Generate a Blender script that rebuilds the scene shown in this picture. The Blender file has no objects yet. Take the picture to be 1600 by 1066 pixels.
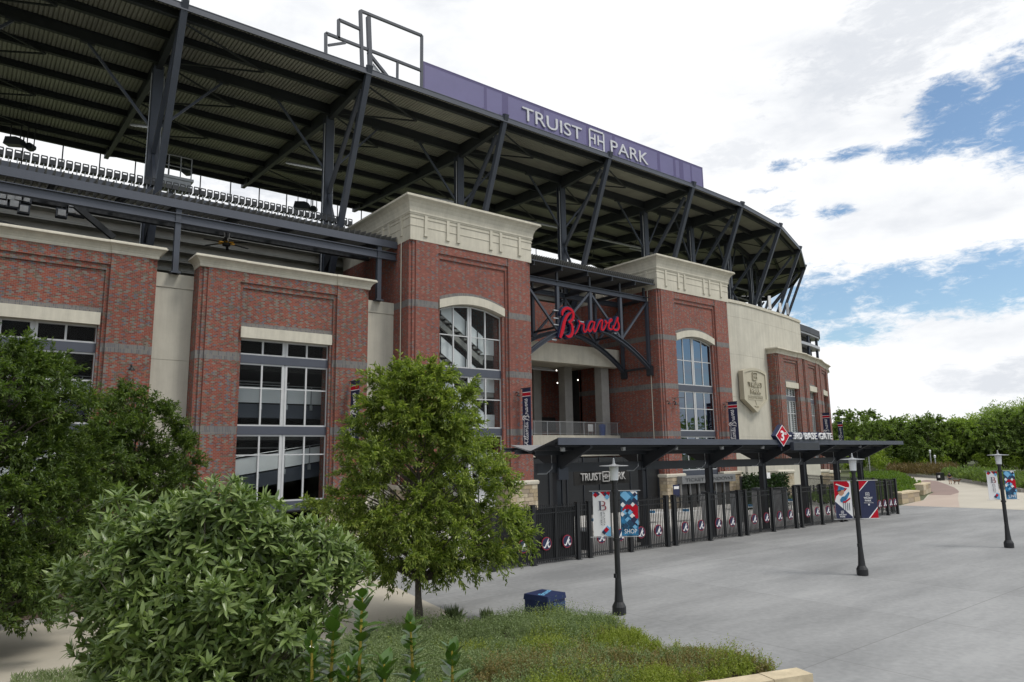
import bpy, math, random
import numpy as np
from mathutils import Vector, Matrix, Euler
random.seed(7); RNG = np.random.default_rng(11)
SC = bpy.context.scene; COL = SC.collection
R = math.radians
# ------------------------------------------------------------------ camera
# world: X runs along the ballpark facade, Y into the building, Z up, metres
FPX, PITCH, ROLL, TH, EYE = 1100.0, R(9.15), R(-0.9), R(51.7), 5.5
_f0 = np.array([math.cos(TH), math.sin(TH), 0]); _r0 = np.array([math.sin(TH), -math.cos(TH), 0]); _z = np.array([0, 0, 1.])
W_ = math.cos(PITCH)*_f0 + math.sin(PITCH)*_z; _u0 = -math.sin(PITCH)*_f0 + math.cos(PITCH)*_z
R_ = math.cos(ROLL)*_r0 + math.sin(ROLL)*_u0; U_ = -math.sin(ROLL)*_r0 + math.cos(ROLL)*_u0
EYEP = np.array([0, 0, EYE])
def ray(x, y): return W_ + (x-800)/FPX*R_ + (533-y)/FPX*U_
def on(x, y, ax, val):
    d = ray(x, y); return EYEP + (val-EYEP[ax])/d[ax]*d
def P(x, y, Y):                       # survey: where a sight line meets the vertical plane Y
    p = on(x, y, 1, Y); return float(p[0]), float(p[2])
def G(x, y, z=0.0):                   # survey: where a sight line meets height z
    p = on(x, y, 2, z); return float(p[0]), float(p[1])
def at_dist(x, y, d):
    v = ray(x, y); v = v/np.linalg.norm(v); return EYEP + v*d
cam = bpy.data.cameras.new('camera'); cam_o = bpy.data.objects.new('camera', cam); COL.objects.link(cam_o)
cam.sensor_width = 36; cam.sensor_fit = 'HORIZONTAL'; cam.lens = FPX/1600*36; cam.clip_start = 0.1; cam.clip_end = 3000
cam_o.matrix_world = Matrix(((R_[0], U_[0], -W_[0], 0), (R_[1], U_[1], -W_[1], 0), (R_[2], U_[2], -W_[2], EYE), (0, 0, 0, 1)))
SC.camera = cam_o
# ------------------------------------------------------------------ world, sun, exposure
SUN_AZ, SUN_EL = R(-58), R(56)        # azimuth from +X axis, towards the viewer's right and behind
world = bpy.data.worlds.new('World'); SC.world = world; world.use_nodes = True
nt = world.node_tree; nt.nodes.clear()
def N(t, typ, **kw):
    n = t.nodes.new(typ)
    for k, v in kw.items(): setattr(n, k, v)
    return n
def link(t, a, b): t.links.new(a, b)
def val(t, op, a, b=None, c=None, clamp=False):
    n = N(t, 'ShaderNodeMath', operation=op, use_clamp=clamp)
    for i, q in enumerate((a, b, c)):
        if q is None: continue
        if isinstance(q, (int, float)): n.inputs[i].default_value = q
        else: link(t, q, n.inputs[i])
    return n.outputs[0]
def build_world():
    t = nt
    out = N(t, 'ShaderNodeOutputWorld'); bg = N(t, 'ShaderNodeBackground'); bg.inputs['Strength'].default_value = 0.1
    sky = N(t, 'ShaderNodeTexSky', sky_type='NISHITA'); sky.sun_disc = False
    sky.sun_elevation = SUN_EL; sky.sun_rotation = math.pi/2 - SUN_AZ; sky.air_density = 1.0; sky.dust_density = 0.6; sky.ozone_density = 2.0
    tc = N(t, 'ShaderNodeTexCoord'); sep = N(t, 'ShaderNodeSeparateXYZ'); link(t, tc.outputs['Generated'], sep.inputs[0])
    az = val(t, 'ARCTAN2', sep.outputs[1], sep.outputs[0]); el = val(t, 'ARCSINE', sep.outputs[2])
    # warp the direction with noise for ragged cloud edges
    def noise(scale, det, rough=0.6, dist=0.0):
        n = N(t, 'ShaderNodeTexNoise'); n.inputs['Scale'].default_value = scale; n.inputs['Detail'].default_value = det
        n.inputs['Roughness'].default_value = rough; n.inputs['Distortion'].default_value = dist
        mp = N(t, 'ShaderNodeMapping'); mp.inputs['Scale'].default_value = (1, 1, 2.6)
        link(t, tc.outputs['Generated'], mp.inputs[0]); link(t, mp.outputs[0], n.inputs['Vector']); return n
    n1 = noise(9.0, 10, 0.62, 0.3); n2 = noise(42, 8, 0.68, 0.4); n3 = noise(3.0, 5, 0.5)
    field = None
    # openings in the cloud deck: azimuth, elevation (degrees), half widths (degrees); they go on beyond the frame
    holes = [(13.2, 21.7, 4.4, 4.2, 1.25), (16.6, 21.7, 3.9, 2.8, 1.15), (19.8, 20.7, 2.8, 1.0), (8, 21.5, 5, 4.5), (17.5, 23.8, 2.4, 1.6),
             (25, 21.4, 2.6, .55, .55), (29, 21.3, 1.7, .5, .5), (31.4, 19.7, 1.7, .45, .45), (25.9, 17.4, 1.4, .55, .5), (29.6, 18.3, 1.1, .9, .3),
             (27.4, 11.0, 4.4, 2.7), (22.6, 11.2, 4.8, 2.2), (17, 11.2, 4.8, 2.4), (11.5, 10.8, 5, 2.4), (25.6, 8.6, 3.4, 1.3, .8), (20.5, 10.2, 3, 1.2),
             (-6, 14, 9, 4), (-33, 11, 14, 7), (-58, 18, 14, 5), (-95, 14, 16, 5), (110, 16, 18, 5), (150, 24, 14, 6), (-140, 20, 20, 6), (75, 50, 14, 6), (-40, 48, 16, 7)]
    for hole in holes:
        a0, e0, ra, re = hole[:4]; amp = hole[4] if len(hole) > 4 else 1.0
        da = val(t, 'MULTIPLY', val(t, 'SUBTRACT', az, R(a0)), 1/R(ra)); de = val(t, 'MULTIPLY', val(t, 'SUBTRACT', el, R(e0)), 1/R(re))
        q = val(t, 'SUBTRACT', amp, val(t, 'MULTIPLY', val(t, 'ADD', val(t, 'MULTIPLY', da, da), val(t, 'MULTIPLY', de, de)), amp))
        field = q if field is None else val(t, 'SMOOTH_MAX', field, q, 0.35)
    field = val(t, 'MAXIMUM', field, -2.0)
    ragged = val(t, 'ADD', val(t, 'MULTIPLY', val(t, 'SUBTRACT', n1.outputs[0], 0.5), 2.4), val(t, 'MULTIPLY', val(t, 'SUBTRACT', n2.outputs[0], 0.5), 2.6))
    f2 = val(t, 'ADD', field, ragged)
    blue = N(t, 'ShaderNodeMapRange', interpolation_type='SMOOTHSTEP'); link(t, f2, blue.inputs[0])
    blue.inputs[1].default_value = -0.2; blue.inputs[2].default_value = 0.95
    # cloud shade: mostly blown-out white with faint grey bellies
    sh = N(t, 'ShaderNodeMapRange', interpolation_type='SMOOTHSTEP'); link(t, val(t, 'ADD', val(t, 'MULTIPLY', n3.outputs[0], .75), val(t, 'MULTIPLY', n1.outputs[0], .25)), sh.inputs[0])
    sh.inputs[1].default_value = 0.44; sh.inputs[2].default_value = 0.68
    shade = sh.outputs[0]
    for a0, e0, ra, re, k in ((19.6, 4.8, 1.8, 1.3, .6), (16.4, 4.2, 3.4, 1.8, .75), (24.0, 26.5, 7.5, 3.2, .75), (17.5, 29.5, 7, 3.5, .7), (40.0, 23.0, 3.5, 3.0, .5), (33.0, 22.3, 4.0, 1.6, .5), (70, 24, 14, 6, .7), (-20, 24, 12, 5, .6), (-70, 26, 16, 6, .7), (140, 40, 18, 8, .6)):
        da = val(t, 'MULTIPLY', val(t, 'SUBTRACT', az, R(a0)), 1/R(ra)); de = val(t, 'MULTIPLY', val(t, 'SUBTRACT', el, R(e0)), 1/R(re))
        q = val(t, 'SUBTRACT', 1.0, val(t, 'ADD', val(t, 'MULTIPLY', da, da), val(t, 'MULTIPLY', de, de)))
        q = val(t, 'ADD', q, val(t, 'ADD', val(t, 'MULTIPLY', val(t, 'SUBTRACT', n1.outputs[0], .5), 4.0), val(t, 'MULTIPLY', val(t, 'SUBTRACT', n2.outputs[0], .5), 2.2)))
        b_ = N(t, 'ShaderNodeMapRange', interpolation_type='SMOOTHSTEP'); link(t, q, b_.inputs[0]); b_.inputs[1].default_value = -.2; b_.inputs[2].default_value = 1.1; b_.inputs[4].default_value = k
        shade = val(t, 'MAXIMUM', shade, b_.outputs[0])
    cl = N(t, 'ShaderNodeMix', data_type='RGBA'); link(t, shade, cl.inputs[0])
    cl.inputs[6].default_value = (9.9, 10.0, 10.15, 1); cl.inputs[7].default_value = (6.6, 6.95, 7.55, 1)
    tint = N(t, 'ShaderNodeMix', data_type='RGBA', blend_type='MULTIPLY'); tint.inputs[0].default_value = 1
    link(t, sky.outputs[0], tint.inputs[6]); tint.inputs[7].default_value = (1.3, 1.36, 1.32, 1)
    mx = N(t, 'ShaderNodeMix', data_type='RGBA'); link(t, blue.outputs[0], mx.inputs[0]); link(t, cl.outputs[2], mx.inputs[6]); link(t, tint.outputs[2], mx.inputs[7])
    link(t, mx.outputs[2], bg.inputs[0]); link(t, bg.outputs[0], out.inputs[0])
build_world()
sun = bpy.data.lights.new('sun', 'SUN'); sun.energy = 1.9; sun.angle = R(16); sun.color = (1.0, .95, .87)
sun_o = bpy.data.objects.new('sun', sun); COL.objects.link(sun_o)
_sd = Vector((math.cos(SUN_EL)*math.cos(SUN_AZ), math.cos(SUN_EL)*math.sin(SUN_AZ), math.sin(SUN_EL)))
sun_o.rotation_euler = (-_sd).to_track_quat('-Z', 'Y').to_euler()
SC.view_settings.view_transform = 'Standard'; SC.view_settings.look = 'None'; SC.view_settings.exposure = 0.08; SC.view_settings.gamma = 1; SC.view_settings.use_curve_mapping = False
# ------------------------------------------------------------------ materials
def new_mat(name):
    m = bpy.data.materials.new(name); m.use_nodes = True; t = m.node_tree
    return m, t, t.nodes['Principled BSDF']
def rgb(c): return (c[0], c[1], c[2], 1)
def plain(name, c, rough=.6, metal=0., var=.12, scale=3., bump=0., bscale=40., spec=None, streak=0.):
    m, t, b = new_mat(name); b.inputs['Roughness'].default_value = rough; b.inputs['Metallic'].default_value = metal
    if spec is not None: b.inputs['Specular IOR Level'].default_value = spec
    tc = N(t, 'ShaderNodeTexCoord')
    n = N(t, 'ShaderNodeTexNoise'); n.inputs['Scale'].default_value = scale; n.inputs['Detail'].default_value = 6; n.inputs['Roughness'].default_value = .65
    link(t, tc.outputs['Object'], n.inputs['Vector'])
    mr = N(t, 'ShaderNodeMapRange'); link(t, n.outputs[0], mr.inputs[0]); mr.inputs[1].default_value = .3; mr.inputs[2].default_value = .7; mr.inputs[3].default_value = 1-var; mr.inputs[4].default_value = 1+var
    mx = N(t, 'ShaderNodeMix', data_type='RGBA', blend_type='MULTIPLY'); mx.inputs[0].default_value = 1; mx.inputs[6].default_value = rgb(c)
    link(t, mr.outputs[0], mx.inputs[7]); colr = mx.outputs[2]
    if streak:      # rain streaks running down the face
        mp = N(t, 'ShaderNodeMapping'); mp.inputs['Scale'].default_value = (2.6, 2.6, .16); link(t, tc.outputs['Object'], mp.inputs[0])
        n3 = N(t, 'ShaderNodeTexNoise'); n3.inputs['Scale'].default_value = 1.0; n3.inputs['Detail'].default_value = 7; n3.inputs['Roughness'].default_value = .7; link(t, mp.outputs[0], n3.inputs['Vector'])
        m3 = N(t, 'ShaderNodeMapRange'); link(t, n3.outputs[0], m3.inputs[0]); m3.inputs[1].default_value = .42; m3.inputs[2].default_value = .75; m3.inputs[3].default_value = 1.0; m3.inputs[4].default_value = 1-streak
        m4 = N(t, 'ShaderNodeMix', data_type='RGBA', blend_type='MULTIPLY'); m4.inputs[0].default_value = 1; link(t, colr, m4.inputs[6]); link(t, m3.outputs[0], m4.inputs[7]); colr = m4.outputs[2]
    link(t, colr, b.inputs['Base Color'])
    if bump:
        n2 = N(t, 'ShaderNodeTexNoise'); n2.inputs['Scale'].default_value = bscale; n2.inputs['Detail'].default_value = 4; link(t, tc.outputs['Object'], n2.inputs['Vector'])
        bp = N(t, 'ShaderNodeBump'); bp.inputs['Strength'].default_value = bump; bp.inputs['Distance'].default_value = .02; link(t, n2.outputs[0], bp.inputs['Height']); link(t, bp.outputs[0], b.inputs['Normal'])
    return m
def brick_mat(name, bw, bh, cols, mortar, mfrac=.11, clump=1.0, stack=False):
    """bricks from the UV map (metres): each brick its own colour, mortar joints recessed"""
    m, t, b = new_mat(name); b.inputs['Roughness'].default_value = .85
    uv = N(t, 'ShaderNodeUVMap'); s = N(t, 'ShaderNodeSeparateXYZ'); link(t, uv.outputs[0], s.inputs[0])
    v = val(t, 'DIVIDE', s.outputs[1], bh); row = val(t, 'FLOOR', v)
    sh = 0.0 if stack else val(t, 'MULTIPLY', val(t, 'MODULO', row, 2), .5)
    u = val(t, 'ADD', val(t, 'DIVIDE', s.outputs[0], bw), sh); colm = val(t, 'FLOOR', u)
    cv = N(t, 'ShaderNodeCombineXYZ'); link(t, colm, cv.inputs[0]); link(t, row, cv.inputs[1])
    wn = N(t, 'ShaderNodeTexWhiteNoise', noise_dimensions='2D'); link(t, cv.outputs[0], wn.inputs['Vector'])
    ns = N(t, 'ShaderNodeTexNoise'); ns.inputs['Scale'].default_value = .9; ns.inputs['Detail'].default_value = 5
    mp = N(t, 'ShaderNodeMapping'); mp.inputs['Scale'].default_value = (1.2, 1.9, 1); link(t, uv.outputs[0], mp.inputs[0]); link(t, mp.outputs[0], ns.inputs['Vector'])
    k = val(t, 'ADD', wn.outputs[0], val(t, 'MULTIPLY', val(t, 'SUBTRACT', ns.outputs[0], .5), clump), clamp=True)
    if not stack:      # alternate headers and stretchers: the headers are mostly the bright red brick
        k = val(t, 'MULTIPLY', k, val(t, 'ADD', .42, val(t, 'MULTIPLY', val(t, 'MODULO', colm, 2), .58)))
    rp = N(t, 'ShaderNodeValToRGB'); rp.color_ramp.interpolation = 'CONSTANT'; els = rp.color_ramp.elements
    while len(els) < len(cols): els.new(.5)
    for e, (p, c) in zip(els, cols): e.position = p; e.color = rgb(c)
    link(t, k, rp.inputs[0])
    fu = val(t, 'FRACT', u); fv = val(t, 'FRACT', v)
    mu = val(t, 'LESS_THAN', fu, mfrac*bh/bw); mv = val(t, 'LESS_THAN', fv, mfrac); mk = val(t, 'MAXIMUM', mu, mv)
    mx = N(t, 'ShaderNodeMix', data_type='RGBA'); link(t, mk, mx.inputs[0]); link(t, rp.outputs[0], mx.inputs[6]); mx.inputs[7].default_value = rgb(mortar)
    # broad weather variation
    n2 = N(t, 'ShaderNodeTexNoise'); n2.inputs['Scale'].default_value = .25; n2.inputs['Detail'].default_value = 5; link(t, uv.outputs[0], n2.inputs['Vector'])
    mr = N(t, 'ShaderNodeMapRange'); link(t, n2.outputs[0], mr.inputs[0]); mr.inputs[1].default_value = .3; mr.inputs[2].default_value = .7; mr.inputs[3].default_value = .85; mr.inputs[4].default_value = 1.12
    m2 = N(t, 'ShaderNodeMix', data_type='RGBA', blend_type='MULTIPLY'); m2.inputs[0].default_value = 1; link(t, mx.outputs[2], m2.inputs[6]); link(t, mr.outputs[0], m2.inputs[7])
    link(t, m2.outputs[2], b.inputs['Base Color'])
    bp = N(t, 'ShaderNodeBump'); bp.inputs['Strength'].default_value = .5; bp.inputs['Distance'].default_value = .01; bp.invert = True
    link(t, mk, bp.inputs['Height']); link(t, bp.outputs[0], b.inputs['Normal'])
    return m
def glass_mat(name, tint, refl, refl_tint=(1, 1, 1), rough=.0, fres=.9):
    m = bpy.data.materials.new(name); m.use_nodes = True; t = m.node_tree; t.nodes.clear()
    o = N(t, 'ShaderNodeOutputMaterial'); tr = N(t, 'ShaderNodeBsdfTransparent'); tr.inputs[0].default_value = rgb(tint)
    gl = N(t, 'ShaderNodeBsdfGlossy'); gl.inputs['Color'].default_value = rgb(refl_tint); gl.inputs['Roughness'].default_value = rough
    lw = N(t, 'ShaderNodeFresnel'); lw.inputs[0].default_value = 1.5
    k = val(t, 'ADD', val(t, 'MULTIPLY', lw.outputs[0], fres), refl, clamp=True)
    nz = N(t, 'ShaderNodeTexNoise'); nz.inputs['Scale'].default_value = .5; tc = N(t, 'ShaderNodeTexCoord'); link(t, tc.outputs['Object'], nz.inputs['Vector'])
    bp = N(t, 'ShaderNodeBump'); bp.inputs['Strength'].default_value = .05; bp.inputs['Distance'].default_value = .1; link(t, nz.outputs[0], bp.inputs['Height']); link(t, bp.outputs[0], gl.inputs['Normal'])
    mx = N(t, 'ShaderNodeMixShader'); link(t, k, mx.inputs[0]); link(t, tr.outputs[0], mx.inputs[1]); link(t, gl.outputs[0], mx.inputs[2]); link(t, mx.outputs[0], o.inputs[0])
    return m
def leaf_mat(name, cols, trans=.35, rough=.5, spec=.4):
    m = bpy.data.materials.new(name); m.use_nodes = True; t = m.node_tree; b = t.nodes['Principled BSDF']; o = t.nodes['Material Output']
    g = N(t, 'ShaderNodeNewGeometry'); rp = N(t, 'ShaderNodeValToRGB'); els = rp.color_ramp.elements
    while len(els) < len(cols): els.new(.5)
    for e, (p, c) in zip(els, cols): e.position = p; e.color = rgb(c)
    ns = N(t, 'ShaderNodeTexNoise'); ns.inputs['Scale'].default_value = .8; ns.inputs['Detail'].default_value = 3; tc = N(t, 'ShaderNodeTexCoord'); link(t, tc.outputs['Object'], ns.inputs['Vector'])
    k = val(t, 'ADD', val(t, 'MULTIPLY', g.outputs['Random Per Island'], .6), val(t, 'MULTIPLY', ns.outputs[0], .4), clamp=True)
    link(t, k, rp.inputs[0]); link(t, rp.outputs[0], b.inputs['Base Color']); b.inputs['Roughness'].default_value = rough; b.inputs['Specular IOR Level'].default_value = spec
    tl = N(t, 'ShaderNodeBsdfTranslucent'); m2 = N(t, 'ShaderNodeMix', data_type='RGBA', blend_type='MULTIPLY'); m2.inputs[0].default_value = 1
    link(t, rp.outputs[0], m2.inputs[6]); m2.inputs[7].default_value = (1.5, 1.7, .7, 1); link(t, m2.outputs[2], tl.inputs[0])
    mx = N(t, 'ShaderNodeMixShader'); mx.inputs[0].default_value = trans; link(t, b.outputs[0], mx.inputs[1]); link(t, tl.outputs[0], mx.inputs[2]); link(t, mx.outputs[0], o.inputs[0])
    return m
RED, RED2, BROWN, GREYB, PURP = (.225, .056, .034), (.145, .042, .032), (.12, .085, .060), (.17, .15, .125), (.11, .10, .118)
M = dict(
 brick=brick_mat('brick_blend', .22, .10, [(0, RED), (.24, RED2), (.34, BROWN), (.46, (.24, .085, .048)), (.54, GREYB), (.80, PURP)], (.22, .20, .175), clump=.38),
 brick2=brick_mat('brick_red', .22, .10, [(0, (.225, .062, .043)), (.34, (.165, .053, .040)), (.52, (.28, .095, .07)), (.68, (.175, .135, .115)), (.88, PURP)], (.21, .18, .155), clump=.38),
 soldier=brick_mat('soldier_course_brick', .10, .55, [(0, (.155, .155, .155)), (.3, (.125, .125, .135)), (.6, (.17, .165, .15)), (.85, (.11, .11, .115))], (.2, .18, .16), mfrac=.04, clump=.3, stack=True),
 cream=plain('cream_cast_stone', (.545, .515, .43), .85, var=.10, scale=.8, bump=.15, bscale=40, streak=.18),
 stucco=plain('cream_stucco', (.505, .485, .415), .9, var=.09, scale=.5, bump=.2, bscale=60, streak=.18),
 tan=plain('tan_cast_stone', (.44, .41, .32), .8, var=.05, scale=1.5, bump=.1),
 steel=plain('blue_grey_painted_steel', (.042, .050, .068), .5, var=.12, scale=1.2),
 steel2=plain('dark_grey_painted_steel', (.026, .03, .037), .55, var=.15, scale=.9),
 fascia=plain('fascia_metal', (.060, .068, .090), .45, var=.08, scale=.7),
 deck=plain('roof_deck_metal', (.35, .35, .30), .55, var=.15, scale=.3),
 galv=plain('galvanised_metal', (.36, .37, .38), .4, metal=.4, var=.15, scale=2),
 alu=plain('white_aluminium', (.50, .51, .515), .4, var=.05),
 black=plain('black_powder_coat', (.012, .013, .015), .42, var=.2, scale=2),
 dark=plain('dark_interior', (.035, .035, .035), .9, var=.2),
 riser=plain('precast_riser_concrete', (.42, .41, .37), .85, var=.22, scale=.35, bump=.2),
 conc=plain('grey_concrete', (.32, .31, .29), .85, var=.14, scale=.8, bump=.15),
 guard=plain('white_guard_panel', (.80, .81, .82), .5, var=.06, scale=.5),
 seat=plain('dark_plastic_seat', (.018, .02, .022), .4),
 navy=plain('navy_print', (.012, .018, .062), .6, var=.1),
 red=plain('red_print', (.44, .006, .020), .8, spec=.2, var=.05),
 white=plain('white_print', (.75, .75, .75), .6, var=.03),
 sky_blue=plain('light_blue_print', (.16, .42, .66), .6, var=.1),
 mid_blue=plain('blue_photo_print', (.02, .16, .32), .6, var=.75, scale=5),
 dim=plain('deep_blue_print', (.008, .045, .10), .6, var=.5, scale=6),
 skin=plain('skin_tone', (.45, .24, .15), .6),
 letter_grey=plain('pale_lettering', (.55, .56, .6), .6),
 frost=plain('frosted_lamp_glass', (.72, .74, .76), .35, var=.02),
 glass=glass_mat('clear_window_glass', (.90, .92, .92), .0, fres=.10),
 glass_refl=glass_mat('reflective_window_glass', (.10, .12, .13), .60, (.24, .28, .34)),
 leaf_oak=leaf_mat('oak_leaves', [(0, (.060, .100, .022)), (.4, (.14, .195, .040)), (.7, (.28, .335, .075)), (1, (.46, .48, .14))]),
 leaf_shaded=leaf_mat('shaded_oak_leaves', [(0, (.034, .064, .016)), (.5, (.075, .118, .027)), (.8, (.14, .19, .043)), (1, (.26, .30, .07))]),  # oak leaves again, with the left trees' shade put into a darker colour
 leaf_far=leaf_mat('wood_leaves', [(0, (.115, .175, .04)), (.5, (.19, .265, .06)), (1, (.29, .36, .095))]),
 leaf_row=leaf_mat('row_tree_leaves', [(0, (.08, .125, .036)), (.5, (.135, .195, .054)), (1, (.21, .27, .085))]),
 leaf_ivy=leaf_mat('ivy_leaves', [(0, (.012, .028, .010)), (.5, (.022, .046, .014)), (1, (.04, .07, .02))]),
 leaf_lime=leaf_mat('bright_wood_leaves', [(0, (.14, .205, .03)), (.5, (.23, .31, .05)), (1, (.35, .42, .09))]),
 leaf_shrub=leaf_mat('viburnum_leaves', [(0, (.050, .095, .024)), (.45, (.125, .185, .052)), (.8, (.235, .305, .105)), (1, (.36, .42, .18))], trans=.2, rough=.33, spec=.5),
 leaf_holly=leaf_mat('holly_leaves', [(0, (.03, .075, .014)), (.5, (.06, .125, .020)), (1, (.13, .20, .035))], trans=.12, rough=.18, spec=.7),
 leaf_hedge=leaf_mat('hedge_leaves', [(0, (.06, .12, .018)), (.5, (.11, .18, .026)), (1, (.17, .24, .04))]),
 dry=leaf_mat('dry_grass_blades', [(0, (.09, .075, .03)), (.5, (.16, .115, .05)), (1, (.24, .17, .09))], trans=.25),
 cover=leaf_mat('groundcover_leaves', [(0, (.12, .17, .075)), (.5, (.20, .26, .115)), (1, (.31, .36, .18))], trans=.25),
 cover_y=leaf_mat('yellow_green_groundcover', [(0, (.14, .19, .03)), (.5, (.24, .29, .042)), (1, (.37, .40, .075))], trans=.25),
 cover_r=leaf_mat('reddish_brown_groundcover', [(0, (.15, .115, .05)), (.5, (.23, .185, .07)), (1, (.31, .27, .11))], trans=.25),
 bark=plain('grey_brown_bark', (.10, .085, .07), .9, var=.35, scale=9, bump=.8, bscale=30),
 stem=plain('yellow_green_stem', (.36, .28, .04), .6),
 soil=plain('bark_mulch', (.07, .045, .03), .95, var=.4, scale=4, bump=.8, bscale=25),
 clay=plain('red_clay_soil', (.30, .15, .085), .95, var=.3, scale=3, bump=.5),
)
STONES = [plain('buff_stone', c, .9, var=.18, scale=5, bump=.6, bscale=14) for c in ((.40, .33, .22), (.34, .275, .18), (.47, .41, .30), (.30, .25, .185), (.43, .36, .26))]
STONE_TOP = plain('pale_stone_coping', (.52, .44, .30), .85, var=.2, scale=2.2, bump=.5, bscale=16)
def mesh_fabric(name, c):
    return plain(name, c, .55, var=.06, scale=.4)
M['purple'] = mesh_fabric('purple_mesh_fabric', (.128, .118, .25)); M['purple_dark'] = mesh_fabric('purple_frame_showing_through', (.075, .062, .17))
# ------------------------------------------------------------------ mesh helpers
def mesh_from(name, v, f, mat=None, smooth=False):
    me = bpy.data.meshes.new(name); me.from_pydata([tuple(p) for p in v], [], [tuple(q) for q in f]); finish(me, mat, smooth); return me
def finish(me, mat, smooth=False):
    me.update(); n = len(me.loops)
    if mat is not None:
        for q in (mat if isinstance(mat, (list, tuple)) else [mat]): me.materials.append(q)
    if n and not me.uv_layers:
        co = np.empty(len(me.vertices)*3); me.vertices.foreach_get('co', co); co = co.reshape(-1, 3)
        lv = np.empty(n, int); me.loops.foreach_get('vertex_index', lv)
        nf = len(me.polygons); nr = np.empty(nf*3); me.polygons.foreach_get('normal', nr); nr = np.abs(nr.reshape(-1, 3))
        tot = np.empty(nf, int); me.polygons.foreach_get('loop_total', tot); nl = np.repeat(nr, tot, axis=0); c = co[lv]
        top = (nl[:, 2] > nl[:, 0]) & (nl[:, 2] > nl[:, 1]); fx = nl[:, 1] >= nl[:, 0]
        u = np.where(top | fx, c[:, 0], c[:, 1]); v = np.where(top, c[:, 1], c[:, 2])
        uv = me.uv_layers.new(name='UVMap'); uv.data.foreach_set('uv', np.stack([u, v], 1).ravel())
    if smooth: me.polygons.foreach_set('use_smooth', np.ones(len(me.polygons), bool))
    return me
def obj(name, me, parent=None, loc=None, rz=0., rot=None):
    o = bpy.data.objects.new(name, me); COL.objects.link(o)
    if parent is not None: o.parent = parent
    if loc is not None: o.location = loc
    if rot is not None: o.rotation_euler = rot
    elif rz: o.rotation_euler = (0, 0, rz)
    return o
def tag(o, label=None, cat=None, group=None, kind=None):
    for k, q in (('label', label), ('category', cat), ('group', group), ('kind', kind)):
        if q: o[k] = q
    return o
def thing(name, label, cat, loc=(0, 0, 0), rz=0., group=None):
    return tag(obj(name, None, None, loc, rz), label, cat, group)
def dup(o, parent=None, loc=None, rz=None):
    c = o.copy(); COL.objects.link(c); c.parent = parent
    if loc is not None: c.location = loc
    if rz is not None: c.rotation_euler = (0, 0, rz)
    for ch in list(o.children): dup(ch, c)
    return c
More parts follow.
